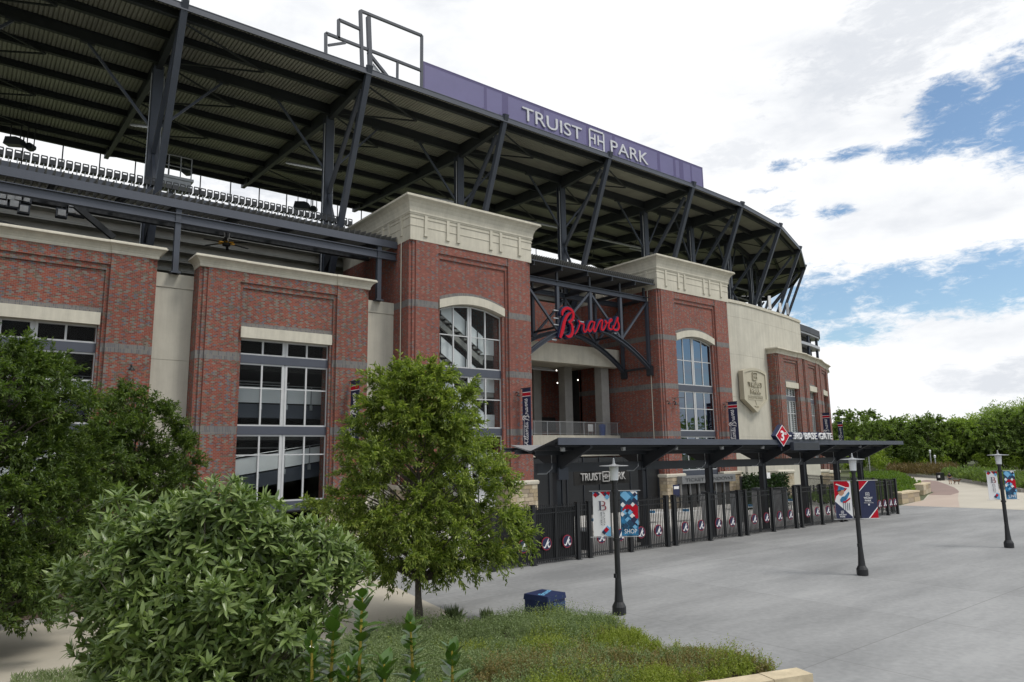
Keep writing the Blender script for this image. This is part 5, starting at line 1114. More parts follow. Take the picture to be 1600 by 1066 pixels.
shape(t, Q([(0, .72), (.58, 1), (0, 1)]), 1, M['white']); shape(t, Q([(0, .75), (.52, 1), (0, 1)]), 2, M['red']); shape(t, Q([(.42, 0), (1, 0), (1, .30)]), 1, M['white']); shape(t, Q([(.50, 0), (1, 0), (1, .265)]), 2, M['red'])
truist_mark(t, a+.45*w, h*.64, .17, -.03, -.025, M['white']); letters(t, 'TRUIST', a+.2*w, a+.74*w, h*.515, h*.565, -.03, .004, M['white'], .02); letters(t, 'PARK', a+.27*w, a+.66*w, h*.445, h*.495, -.03, .004, M['white'], .02); letters(t, 'HOME OF THE BRAVES', a+.2*w, a+.76*w, h*.40, h*.42, -.03, .004, M['white'])
shape(t, [(a+.5*w+.04*math.cos(k), h*.36+.04*math.sin(k)) for k in [i*math.pi/6 for i in range(12)]], 3, M['white'])
# ------------------------------------------------------------------ small things
# seats along the top of the upper deck
s0 = None
for i in range(64):
    x = -5.2+i*.5
    if s0 is None:
        s0 = thing('stadium_seat', 'dark plastic seat back in the top row of the upper deck under the roof', 'seat', (x, 56.4, 25.6), 0, 'top row of upper deck seats')
        m_ = MB(); m_.box(-.21, .21, .10, .55, .40, .46); m_.build('seat_pan', M['seat'], s0)
        m_ = MB(); m_.box(-.21, .21, .0, .05, .42, .78); m_.box(-.21, -.13, .0, .05, .78, .9); m_.box(.13, .21, .0, .05, .78, .9); m_.box(-.19, .19, .0, .05, .9, .98); m_.build('backrest', M['seat'], s0)
        m_ = MB(); m_.box(-.03, .03, .08, .2, 0, .41); m_.build('seat_stand', M['galv'], s0)
    else: dup(s0, None, (x, 56.4, 25.6))
m_ = MB(); m_.box(-30, 69, 56.3, 57.0, 25.0, 25.6); m_.build('seat_tread', M['steel'], st)
# hanging loudspeakers, camera box
def speaker(x, y, Y, s, label, rnd=False):
    X, z = P(x, y, Y); t = thing('loudspeaker', label, 'loudspeaker', (X, Y, z), R(-38), 'loudspeakers hung under the roof')
    m = MB()
    if rnd: m.prism([(s*.75*math.cos(k*math.pi/4+.39), s*.62*math.sin(k*math.pi/4+.39)) for k in range(8)], lambda a, b, d: (a, d, b), -s*.5, s*.5)
    else: m.prism([(-s, -s*.35), (s, -s*.55), (s*.9, s*.25), (s*.4, s*.45), (-s*.8, s*.5)], lambda a, b, d: (a, d, b), -s*.5, s*.5)
    m.build('speaker_case', M['steel'], t); m = MB(); top = 38.0-z
    for q in (-.55, .6): m.tube([(q*s, 0, s*.3), (q*s, 0, top)], .05, 6)
    m.build('hanger', M['steel2'], t)
speaker(23, 222, 80, .85, 'wide loudspeaker hung at the far left under the roof'); speaker(47, 230, 80, .60, 'small eight sided loudspeaker beside the wide one at the far left', True)
speaker(472, 322, 80, .95, 'wide loudspeaker hung left of the second roof column'); speaker(490, 327, 80, .60, 'small eight sided loudspeaker next to the second roof column', True)
speaker(292, 268, 80, .7, 'loudspeaker cluster hung just right of the first roof column', True)
X, z = P(268, 285, 66); t = thing('camera_platform', 'small railed camera platform behind the first roof column above the seats', 'platform', (X, 66, z)); m_ = MB(); m_.box(-1.6, 1.4, -1, 1, -.6, 0); m_.box(-1.8, 1.6, -1.1, 1.1, 0, .25); m_.build('platform_deck', M['galv'], t); m_ = MB()
for x in (-1.5, -.5, .5, 1.4): m_.tube([(x, -.9, .25), (x, -.9, 2.2)], .05, 6)
m_.tube([(-1.5, -.9, 2.2), (1.4, -.9, 2.2)], .05, 6); m_.tube([(-1.5, -.9, 1.2), (1.4, -.9, 1.2)], .05, 6); m_.build('platform_rail', M['galv'], t); m_ = MB(); m_.beam((0, 0, -.6), (0, .5, -8), .4, .4); m_.build('platform_mast', M['steel2'], t)
# light boxes and cables under the left sunshade
m_p = [(4, 310), (16, 309), (30, 310), (40, 312), (4, 317), (22, 320), (37, 328), (96, 334), (113, 323), (120, 325), (112, 330), (124, 333)]
for k, (x, y) in enumerate(m_p):
    X, z = P(x, y, 52.5); t = thing('floodlight', f'small pale box floodlight under the left sunshade, {ordn[k]} in from the picture edge', 'floodlight', (X, 52.5, z), 0, 'box floodlights under the left sunshade'); m_ = MB(); m_.box(-.32, .32, -.25, .25, -.28, .28); m_.build('light_box', M['steel'], t); m_ = MB(); m_.box(-.22, .22, -.3, -.252, -.2, .2); m_.build('light_lens', M['galv'], t); m_ = MB(); m_.box(-.03, .03, -.03, .03, .28, 22.9-z if 22.9-z > .5 else .8); m_.build('light_stem', M['steel2'], t)
k = MB(); k.beam((0, 52.6, 20.4), (8.6, 52.6, 19.3), .1, .25); k.beam((-8, 52.6, 22.2), (8, 52.6, 22.0), .2, .3); k.build('lighting_rail', M['steel2'], st)
k = MB(); a0, z0 = P(118, 322, 51.5); b0, z1 = P(178, 372, 51.5); k.beam((a0, 51.5, z0), (b0, 51.5, z1), .35, .35); k.build('diagonal_brace', M['steel2'], st)
# yellow and black ceiling fan
X, z = P(354, 378, 52); t = thing('ceiling_fan', 'large black ceiling fan with yellow blade roots under the left sunshade', 'fan', (X, 52, z)); m_ = MB(); m_.lathe([(.1, -.35), (.28, -.3), (.32, .0), (.2, .2), (.07, .3), (.07, 22.4-z)], n=14); m_.build('fan_motor', M['black'], t)
M['fan_yellow'] = plain('yellow_paint', (.55, .28, .02), .5)
for k in range(6):
    c, s = math.cos(k*math.pi/3+.2), math.sin(k*math.pi/3+.2); m_ = MB(); m_.beam((.55*c, .55*s, -.1), (1.7*c, 1.7*s, -.16), .2, .03); bl = m_.build('fan_blade', M['black'], t); m_ = MB(); m_.beam((.2*c, .2*s, -.1), (.6*c, .6*s, -.1), .22, .07); m_.build('blade_root', M['fan_yellow'], bl)
m_ = MB(); m_.tube([(-.15, 0, .3), (-.25, 0, 22.4-z)], .03, 6); m_.tube([(.15, 0, .3), (.25, 0, 22.4-z)], .03, 6); m_.build('fan_stay', M['galv'], t)
# mobile antennas on the drum parapet
for k, (x, yb, yt, Y, q, l) in enumerate(((1203, 481, 460, 49.9, 'white', 'tall white antenna on the drum parapet, left of three'), (1219, 484, 469, 50.3, 'white', 'white antenna panel on the drum parapet, middle of three'), (1231, 489, 471, 50.5, 'galv', 'blue backed antenna panel at the right end of the drum parapet'))):
    X, z = P(x, yb, Y); zt = P(x, yt, Y)[1]; t = thing('antenna', l, 'antenna', (X, Y, 23.56), R(-30), 'antennas on the drum parapet'); m_ = MB(); m_.box(-.17, .17, -.1, .08, .15, zt-z+.1); m_.build('antenna_panel', M[q], t); m_ = MB(); m_.tube([(0, .2, 0), (0, .2, zt-z)], .06, 8); m_.box(-.05, .05, .05, .2, .5, .6); m_.build('antenna_mast', M['black' if k else 'galv'], t)
# wall lamps
for k, (x, y, Y, l) in enumerate(((205, 573, 46.9, 'dark wall light on the pier of the leftmost brick bay'), (807, 615, 45.9, 'dark wall light left of the corner tower banner'), (1043, 628, 45.9, 'left one of two dark wall lights on the far corner tower'), (1053, 629, 45.9, 'right one of two dark wall lights on the far corner tower'), (1131, 633, 45.9, 'dark wall light left of the far tower banner'))):
    X, z = P(x, y, Y); t = thing('wall_light', l, 'wall light', (X, Y+.06, z), 0, 'wall lights on brick'); m_ = MB(); m_.lathe([(.05, -.05), (.2, -.22), (.2, -.25)], (0, -.3), 10); m_.build('light_head', M['black'], t); m_ = MB(); m_.tube([(0, .05, .05), (0, -.15, .1), (0, -.3, -.04)], .04, 6); m_.build('light_arm', M['black'], t)
X, z = P(1056, 622, 45.9); t = thing('wall_bracket', 'thin dark arm bracket above two wall lights on the far tower', 'bracket', (X, 45.9, z)); m_ = MB(); m_.tube([(-.9, -.3, -.05), (.9, -.3, .05)], .04, 6); m_.box(-.05, .05, -.3, .1, -.03, .03); m_.build('bracket_arm', M['black'], t)
# blue bin on the balcony, white notice
X, z = P(942, 671, 52.8); t = thing('recycling_bin', 'blue recycling bin on the balcony behind the railing', 'bin', (X, 52.9, 7.26)); m_ = MB(); m_.lathe([(.30, 0), (.36, 1.1)], n=14); m_.build('bin_body', M['bin_blue'] if 'bin_blue' in M else M.setdefault('bin_blue', plain('blue_plastic', (.02, .10, .42), .4)), t); m_ = MB(); m_.lathe([(.38, 1.102), (.38, 1.16), (.2, 1.24)], n=14); m_.build('bin_lid', M['bin_blue'], t)
X, z = P(924, 670, 52.6); t = thing('balcony_notice', 'white notice board standing behind the balcony railing', 'notice board', (X, 52.7, 7.26)); m_ = MB(); m_.box(-.35, .35, 0, .04, .45, 1.2); m_.build('notice_face', M['white'], t); m_ = MB(); m_.box(-.3, -.25, .04, .08, 0, 1.2); m_.box(.25, .3, .04, .08, 0, 1.2); m_.build('notice_leg', M['galv'], t)
# small notices inside the gates
X, z = P(1057, 766, 43); t = thing('notice_sign', 'small dark framed notice in front of the far tower stone base', 'sign', (X, 43, 0)); m_ = MB(); m_.box(-.45, .45, 0, .05, z-.6, z+.5); m_.build('notice_face', M['navy'], t); m_ = MB(); m_.box(-.05, .05, .055, .12, 0, z); m_.build('notice_post', M['black'], t); m_ = MB(); m_.box(-.35, .35, -.01, -.001, z+.1, z+.35); m_.build('notice_text', M['white'], t)
X, z = P(1201, 743, 39.5); t = thing('notice_plate', 'small square white plate on the ivy screen', 'sign', (X, 39.5, z)); m_ = MB(); m_.box(-.28, .28, 0, .04, -.28, .28); m_.build('plate', M['white'], t); m_ = MB(); m_.box(-.03, .03, .041, .6, -.03, .03); m_.build('plate_arm', M['galv'], t)
# covered cube on the plaza
M['cover_blue'] = plain('blue_vinyl_cover', (.008, .020, .085), .45, var=.15, scale=2, bump=.2, bscale=5)
M['letter_faint'] = plain('faint_print', (.05, .09, .22), .5)
t = thing('covered_box', 'dark blue vinyl covered cube with faint script print behind the planted bed', 'box', (*G(852, 966), 0), R(12))
m_ = MB(); m_.add([(-0.50, -.5, 0), (0.50, -.5, 0), (0.50, .5, 0), (-0.50, .5, 0), (-.49, -.48, .80), (.49, -.48, .80), (.49, .48, .80), (-.49, .48, .80)], [(0, 3, 2, 1), (4, 5, 6, 7), (0, 1, 5, 4), (1, 2, 6, 5), (2, 3, 7, 6), (3, 0, 4, 7)]); m_.build('vinyl_cover', M['cover_blue'], t)
m_ = MB(); m_.add([(-.52, -.52, .64), (.52, -.52, .64), (.52, .52, .64), (-.52, .52, .64), (-0.50, -.5, 0.82), (0.50, -.5, 0.82), (0.50, .5, .82), (-0.50, .5, .82)], [(4, 5, 6, 7), (0, 1, 5, 4), (1, 2, 6, 5), (2, 3, 7, 6), (3, 0, 4, 7)]); m_.build('cover_flap', M['cover_blue'], t)
tx = text('script_lettering', 'Braves', .26, .006, M['letter_faint'], t, (.1, -.527, .5), shear=.3, bold=.004); tx = text('script_lettering', 'Braves', .34, .006, M['sky_blue'], t, (0, 0, .824), (0, 0, R(20)), shear=.3, bold=.004)
# ------------------------------------------------------------------ trees
def at_depth(x, y, D): return EYEP + ray(x, y)*D
def make_tree(name, label, base, prof, ncl, lpc, Lf, Wf, mat, rt, seed, group=None, clump=.75, trunk_top=.8, bend=(0, 0)):
    """prof: [(z, radius)] of the crown; clumps of leafy sprigs at limb ends with gaps between"""
    g = np.random.default_rng(seed); t = thing(name, label, 'tree', tuple(base), 0, group)
    prof = sorted(prof); zs = np.array([p[0] for p in prof]); rs = np.array([p[1] for p in prof]); zb, zt = zs.min(), zs.max()
    tr = MB(); n = 8; tp = [(bend[0]*(k/n)**2+.05*math.sin(k*1.3+seed), bend[1]*(k/n)**2+.05*math.cos(k*1.7+seed), zt*trunk_top*k/n) for k in range(n+1)]
    tp[0] = (0, 0, -.05); tr.tube(tp, [rt*1.35]+[rt*(1-.85*k/n) for k in range(1, n+1)], 9); tr.build('trunk', M['bark'], t, smooth=True)
    C = []; tries = 0
    while len(C) < ncl and tries < ncl*60:
        tries += 1; z = g.uniform(zb, zt); r = np.interp(z, zs, rs)
        if g.uniform() > r/rs.max()+.12: continue
        a = g.uniform(0, 2*math.pi); r *= 1+.13*math.sin(2*a+seed)+.12*math.sin(3*a+1.7*z+seed*2)+.08*math.sin(5*a-2.3*z); q = r*math.sqrt(g.uniform(.03, 1.0))*(.95+.12*g.normal()); c = np.array((q*math.cos(a), q*math.sin(a), z))
        if any(np.linalg.norm((c-d)*np.array((1, 1, 1.2))) < clump*.52 for d in C[-60:]) and g.uniform() < .8: continue
        C.append(c)
    lb = MB(); B, D, U, Ls = [], [], [], []
    for c in C:
        z0 = max(zb*.75, min(zt*trunk_top*.96, c[2]-.55*math.hypot(c[0], c[1])-.2)); k = z0/(zt*trunk_top); s = np.array((bend[0]*k*k, bend[1]*k*k, z0)); mid = (s+c)/2+np.array((0, 0, .12))+g.normal(0, .08, 3)
        if g.uniform() < .75: lb.tube([s, mid, c], [rt*.26*(1-.5*k), rt*.16, .012], 5, caps=False)
        out = np.array((c[0], c[1], .15*max(.3, math.hypot(c[0], c[1])))); out /= np.linalg.norm(out)+1e-6
        ns = 11; per = max(2, int(lpc*g.uniform(.6, 1.3))//ns); low = (c[2]-zb)/(zt-zb)
        for _ in range(ns):
            d = g.normal(size=3)*.75+out*.75+np.array((0, 0, .45 if low > .35 else -.15)); d /= np.linalg.norm(d); ln = clump*g.uniform(.6, 1.25)
            q = np.sort(g.uniform(.05, 1, per)); b = c+d*(q*ln)[:, None]+np.array((0, 0, -.18))*(q**2)[:, None]*ln
            ld = d+g.normal(size=(per, 3))*.62+np.array((0, 0, -.1)); B.append(b+g.normal(size=(per, 3))*.03); D.append(ld); U.append(np.tile((0, 0, 1.), (per, 1))+g.normal(size=(per, 3))*.45); Ls.append(Lf*g.uniform(.65, 1.25, per))
    lb.build('limbs', M['bark'], t)
    L_ = np.concatenate(Ls); me = leaf_mesh('crown_leaves', np.concatenate(B), np.concatenate(D), np.concatenate(U), L_, L_*Wf/Lf, mat)
    tag(obj('crown', me, t), kind='stuff'); return t
b1 = G(655, 974); D1 = float((np.array((*b1, 0))-EYEP)@W_); k1 = D1/FPX
make_tree('oak_tree', 'bushy green oak tree with slim straight trunk standing in front of the brick tower', (*b1, 0), [((712-y)*k1+5.5, r*k1*.93) for y, r in ((572, 34), (600, 74), (640, 106), (690, 130), (740, 146), (800, 158), (845, 150), (872, 112), (888, 60))], 270, 440, .15, .05, M['leaf_oak'], .125, 3, clump=.72)
pA = at_depth(-22, 800, 20.5); kA = 20.5/FPX
make_tree('oak_tree', 'large dark oak tree at the left edge half hiding the leftmost window', (pA[0], pA[1], 0), [((716-y)*kA+5.5, r*kA) for y, r in ((528, 55), (565, 100), (610, 140), (680, 165), (760, 185), (850, 185), (910, 150), (955, 90))], 330, 460, .15, .052, M['leaf_shaded'], .16, 5, clump=.74)
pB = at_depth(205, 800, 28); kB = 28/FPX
make_tree('oak_tree', 'smaller dark oak tree between the left edge tree and the big leaved shrub', (pB[0], pB[1], 0), [((715-y)*kB+5.5, r*kB) for y, r in ((606, 30), (640, 66), (690, 86), (740, 92), (800, 88), (850, 60))], 190, 440, .15, .052, M['leaf_shaded'], .12, 8, clump=.7)
# far row along the path, then the wood behind it
rows_ = [(1340, 737, 70, 640), (1405, 736, 44, 658), (1458, 738, 52, 655), (1511, 738, 46, 662), (1562, 738, 50, 655), (1610, 738, 60, 648), (1672, 738, 60, 650)]
lab = ['round green tree rising behind the right end of the canopy', 'young round tree just right of the canopy tip', 'dense round tree above the pale stone walls beside the path', 'feathery tree with thin trunk right of the walker', 'tree directly behind the right hand lamp post', 'tall tree cut by the right picture edge', 'tree beyond the right picture edge']
for k, (x, y, r, yt) in enumerate(rows_):
    bx, by = G(x, y, 0); Dk = float((np.array((bx, by, 0))-EYEP)@W_); kk = Dk/FPX
    make_tree('row_tree', lab[k], (bx, by, 0), [((700-q)*kk+5.5, rr*r*.88*kk) for q, rr in ((yt, .25), (yt+.18*(y-yt), .72), (yt+.4*(y-yt), .98), (yt+.55*(y-yt), .95), (yt+.70*(y-yt), .6))], 85, 260, .5, .3, M['leaf_row'] if k != 3 else M['leaf_far'], .25, 30+k, 'trees lining the far path', clump=1.9)
def wood(name, label, n, dist, az, hgt, mat, seed, leaf=1.0, lpc=1000):
    g = np.random.default_rng(seed); B, D, U, Ls = [], [], [], []
    for i in range(n):
        a = R(g.uniform(*az)); d = g.uniform(*dist); h = g.uniform(*hgt)*.93; x, y = d*math.cos(a), d*math.sin(a); r = h*g.uniform(.22, .33); m = lpc
        nb = 26; cc = g.normal(size=(nb, 3)); cc /= np.linalg.norm(cc, axis=1, keepdims=True); cc *= (g.uniform(.45, 1, nb)**.5)[:, None]; cc = cc*np.array((r, r, h*.40))+np.array((x, y, h*.58))
        idx = g.integers(0, nb, m); o = g.normal(size=(m, 3)); o /= np.linalg.norm(o, axis=1, keepdims=True); o *= (g.uniform(0, 1, m)**.4)[:, None]*r*.40
        b = cc[idx]+o; B.append(b); D.append(o+g.normal(size=(m, 3))*.5*r*.4); U.append(np.tile((0, 0, 1.), (m, 1))+g.normal(size=(m, 3))*.5); Ls.append(leaf*g.uniform(.6, 1.3, m))
    L_ = np.concatenate(Ls); o = obj(name, leaf_mesh(name, np.concatenate(B), np.concatenate(D), np.concatenate(U), L_, L_*.6, mat)); return tag(o, label, 'wood', None, 'stuff')
wood('woodland', 'continuous fresh green wood behind the trees along the path', 75, (212, 290), (13, 36), (11, 15.5), M['leaf_lime'], 1, .55, 1700)
wood('woodland', 'darker crowns scattered through the wood behind the path', 45, (225, 300), (12, 36), (11.5, 16), M['leaf_far'], 12, .55, 1700)
wood('woodland', 'brighter yellow green crowns within the wood', 28, (212, 280), (13, 36), (10.5, 15.5), M['leaf_oak'], 13, .55, 1700)
wood('woodland', 'darker taller wood rising at the far right', 40, (310, 360), (9, 18), (19, 25), M['leaf_far'], 2, .65, 2600)
wood('woodland', 'lighter lime green growth along the foot of the wood', 60, (180, 212), (13, 33), (2.5, 7), M['leaf_lime'], 3, .5, 600)
wood('woodland', 'wood curving round beyond the right side of the plaza', 75, (130, 185), (-42, 4), (13, 18), M['leaf_far'], 4, .8, 700)
# hedges, dry grass and low planting beside the path
def planting(name, label, cat, poly, n, h, L, W_f, mat, seed, z0=.02, up=.8):
    g = np.random.default_rng(seed); p = np.array(poly); mn, mx = p.min(0), p.max(0); out = np.empty((0, 2))
    while len(out) < n:
        q = g.uniform(mn, mx, (n*2, 2)); ins = np.zeros(len(q), bool)
        for (x0, y0), (x1, y1) in zip(poly, poly[1:]+poly[:1]):
            c = ((y0 > q[:, 1]) != (y1 > q[:, 1])) & (q[:, 0] < (x1-x0)*(q[:, 1]-y0)/(y1-y0+1e-12)+x0); ins ^= c
        out = np.concatenate([out, q[ins]])
    out = out[:n]; hh = h*(.75+.35*np.sin(out[:, 0]*1.7+seed)*np.sin(out[:, 1]*1.9)+.25*g.normal(size=n)*.4)
    z = z0+hh*g.uniform(.15, 1, n)**.5; d = g.normal(size=(n, 3))*.6; d[:, 2] = np.abs(d[:, 2])*.5+up
    L_ = L*g.uniform(.6, 1.3, n); return tag(obj(name, leaf_mesh(name, np.c_[out, z], d, g.normal(size=(n, 3)), L_, L_*W_f, mat)), label, cat, None, 'stuff')
planting('low_shrubs', 'bright low green shrubs behind the stone seat walls', 'shrubs', [(67, 31), (75.5, 33.2), (81, 33.9), (90, 37.4), (96, 38.8), (108, 44.8), (122, 51.5), (138, 59.5), (149, 65), (140, 70), (110, 55), (85, 44), (68, 41)], 26000, 1.0, .38, .4, M['leaf_hedge'], 1)
planting('dry_grass', 'reddish dry ornamental grass along the far kerb', 'grass', [(150, 66), (160, 72), (165, 60), (146, 53), (139, 52.8)], 6000, 1.8, 1.0, .09, M['dry'], 2)
planting('hedge', 'dark clipped hedge along the right kerb of the path', 'hedge', [(140, 53.5), (119.8, 40.9), (102.5, 30.4), (112, 25.6), (125, 36), (146, 50)], 15000, 1.7, .5, .45, M['leaf_row'], 3)
for k, (x0, x1, l) in enumerate(((1470, 1474, 'small dark planter pot at the hedge left of the walker'), (1517, 1523, 'small dark planter pot at the hedge right of the dog'))):
    X, Y = G(x0, 751); t = thing('hedge_opening', l.replace('planter pot', 'opening'), 'light', (X, Y, 0)); m_ = MB(); m_.box(-.9, .9, -.3, .3, .0, 1.3); m_.build('niche_body', M['black'], t); m_ = MB(); m_.box(-1.2, -.95, -.32, -.05, .5, .9); m_.build('light_lens', M['frost'], t)  # black block stands in for a dark opening in the hedge
def seat_wall(pa, pb, h, d, label, seed):
    rr = random.Random(seed); t = thing('stone_seat_wall', label, 'stone wall', (pa[0], pa[1], 0), math.atan2(pb[1]-pa[1], pb[0]-pa[0])); Lw = math.hypot(pb[0]-pa[0], pb[1]-pa[1]); n = 3
    for i in range(n):
        for j in range(2):
            a, b = Lw*i/n, Lw*(i+1)/n; o = rr.uniform(-.03, .03); m_ = MB(); m_.box(a+.012, b-.012, o, d+o, h*.5*j*.96, h*.5*(j+1)*.96-.012); m_.build('stone', rr.choice(STONES), t)
        m_ = MB(); m_.box(Lw*i/n+.008, Lw*(i+1)/n-.008, -.05, d+.05, h*.962, h*1.12); m_.build('coping_stone', STONE_TOP, t)
seat_wall(G(1410, 788), G(1438, 783), 1.0, 1.0, 'longer pale stone seat wall at the corner of the green planting by the path', 1)
seat_wall(G(1444, 774), G(1455, 769), 1.1, 1.0, 'shorter pale stone seat wall farther along the path', 2)
for k, (x, y, h, l) in enumerate(((1360, 740, 5, 'small pale path lamp under the trees right of the canopy'), (1457, 740, 4.5, 'small white path lamp beside the round tree'), (1464, 742, 3.5, 'short white path lamp right of the round tree trunk'))):
    X, Y = G(x, y+2, 0); t = thing('path_lamp', l, 'lamp post', (X, Y, 0)); m_ = MB(); m_.tube([(0, 0, 0), (0, 0, h)], .12, 8); m_.build('pole', M['galv'], t); m_ = MB(); m_.lathe([(.16, h), (.2, h+.45), (.06, h+.6)], n=10); m_.build('lamp_head', M['frost'], t)
# ------------------------------------------------------------------ walker and dog
def skin_body(name, verts, edges, radii, mat, parent, root=0, sub=1):
    me = bpy.data.meshes.new(name); me.from_pydata(verts, edges, []); o = bpy.data.objects.new(name, me); COL.objects.link(o)
    md = o.modifiers.new('skin', 'SKIN'); me.skin_vertices[0].data.foreach_set('radius', [q for r in radii for q in (r, r)] if not isinstance(radii[0], tuple) else [q for r in radii for q in r])
    for i, s in enumerate(me.skin_vertices[0].data): s.use_root = (i == root)
    s_ = o.modifiers.new('sub', 'SUBSURF'); s_.levels = s_.render_levels = sub
    dg = bpy.context.evaluated_depsgraph_get(); m2 = bpy.data.meshes.new_from_object(o.evaluated_get(dg)); bpy.data.objects.remove(o); m2.name = name; m2.materials.clear(); finish(m2, mat, True); return obj(name, m2, parent)
wx, wy = G(1485, 756.5)
pr = thing('person', 'walker in dark top and shorts leading a brown dog along the path', 'person', (wx, wy, 0), R(-60))
V_ = [(0, 0, .95), (0, 0, 1.15), (0, 0, 1.38), (0, .02, 1.50), (0, .03, 1.58), (0, .03, 1.70), (-.10, 0, .90), (-.11, .06, .50), (-.11, -.04, .09), (-.11, .10, .04), (.10, 0, .90), (.11, -.10, .50), (.11, -.22, .12), (.11, -.10, .05), (-.19, 0, 1.40), (-.26, -.03, 1.13), (-.24, .10, .92), (-.23, .14, .83), (.19, 0, 1.40), (.27, .02, 1.13), (.28, .16, .98), (.28, .23, .95)]
E_ = [(0, 1), (1, 2), (2, 3), (3, 4), (4, 5), (0, 6), (6, 7), (7, 8), (8, 9), (0, 10), (10, 11), (11, 12), (12, 13), (2, 14), (14, 15), (15, 16), (16, 17), (2, 18), (18, 19), (19, 20), (20, 21)]
skin_body('body', V_, E_, [.15, .13, .15, .055, .085, .07, .095, .062, .04, .035, .095, .062, .04, .035, .06, .045, .034, .03, .06, .045, .034, .03], M['skin'], pr)
skin_body('shirt', [(0, 0, .98), (0, 0, 1.15), (0, 0, 1.38), (0, .01, 1.46), (-.19, 0, 1.40), (-.235, -.02, 1.22), (.19, 0, 1.40), (.24, .01, 1.22)], [(0, 1), (1, 2), (2, 3), (2, 4), (4, 5), (2, 6), (6, 7)], [.17, .155, .175, .075, .08, .066, .08, .066], M['black'], pr)
skin_body('shorts', [(0, 0, .98), (-.10, 0, .88), (-.11, .04, .62), (.10, 0, .88), (.11, -.06, .62)], [(0, 1), (1, 2), (0, 3), (3, 4)], [.165, .115, .1, .115, .1], M['dim'], pr)
m_ = MB(); m_.lathe([(.06, 1.60), (.098, 1.64), (.105, 1.70), (.085, 1.77), (.03, 1.80)], (0, .02), 12); m_.build('hair', M['black'], pr, smooth=True)
for s in (-.032, .032): m_ = MB(); m_.lathe([(.008, 1.655), (.012, 1.665), (.004, 1.675)], (s, .115), 6); m_.build('eye', M['black'], pr)
for p in ((-.11, .05), (.11, -.15)): m_ = MB(); m_.box(p[0]-.05, p[0]+.05, p[1]-.12, p[1]+.14, 0, .085); m_.build('shoe', M['black'], pr)
dx_, dy_ = G(1495.5, 757.3)
dg_ = thing('dog', 'brown dog on a lead walking beside the person on the path', 'dog', (dx_, dy_, 0), R(-60))
M['fur'] = plain('brown_fur', (.13, .07, .04), .8, var=.3, scale=8)
V_ = [(-.30, 0, .56), (0, 0, .55), (.28, 0, .58), (.42, 0, .70), (.52, 0, .80), (.66, 0, .77), (-.42, 0, .62), (-.60, 0, .74), (.26, .09, .45), (.27, .09, .24), (.26, .09, .04), (.30, .09, .03), (.26, -.09, .45), (.20, -.09, .24), (.16, -.09, .06), (.2, -.09, .05), (-.30, .09, .46), (-.26, .09, .32), (-.40, .09, .20), (-.37, .09, .04), (-.30, -.09, .46), (-.22, -.09, .32), (-.32, -.09, .20), (-.27, -.09, .04)]
E_ = [(0, 1), (1, 2), (2, 3), (3, 4), (4, 5), (0, 6), (6, 7), (2, 8), (8, 9), (9, 10), (10, 11), (2, 12), (12, 13), (13, 14), (14, 15), (0, 16), (16, 17), (17, 18), (18, 19), (0, 20), (20, 21), (21, 22), (22, 23)]
skin_body('body', V_, E_, [.12, .125, .14, .085, .085, .045, .06, .025, .06, .04, .03, .03, .06, .04, .03, .03, .08, .055, .035, .03, .08, .055, .035, .03], M['fur'], dg_)
for s in (-.06, .06): m_ = MB(); m_.prism([(.46, .84), (.54, .84), (.48, .72)], lambda a, b, d: (a, d, b), s-.015, s+.015); m_.build('ear', M['fur'], dg_)
m_ = MB(); m_.lathe([(.02, .755), (.025, .775), (.01, .79)], (.70, 0), 6); m_.build('nose', M['black'], dg_)
ld = thing('dog_lead', 'thin lead between the walker and the brown dog', 'lead', (wx, wy, 0)); m_ = MB(); m_.tube([(.3, .1, .95), ((dx_-wx)*.5, (dy_-wy)*.5, .6), (dx_-wx+.2, dy_-wy-.3, .7)], .015, 5); m_.build('lead_strap', M['black'], ld)
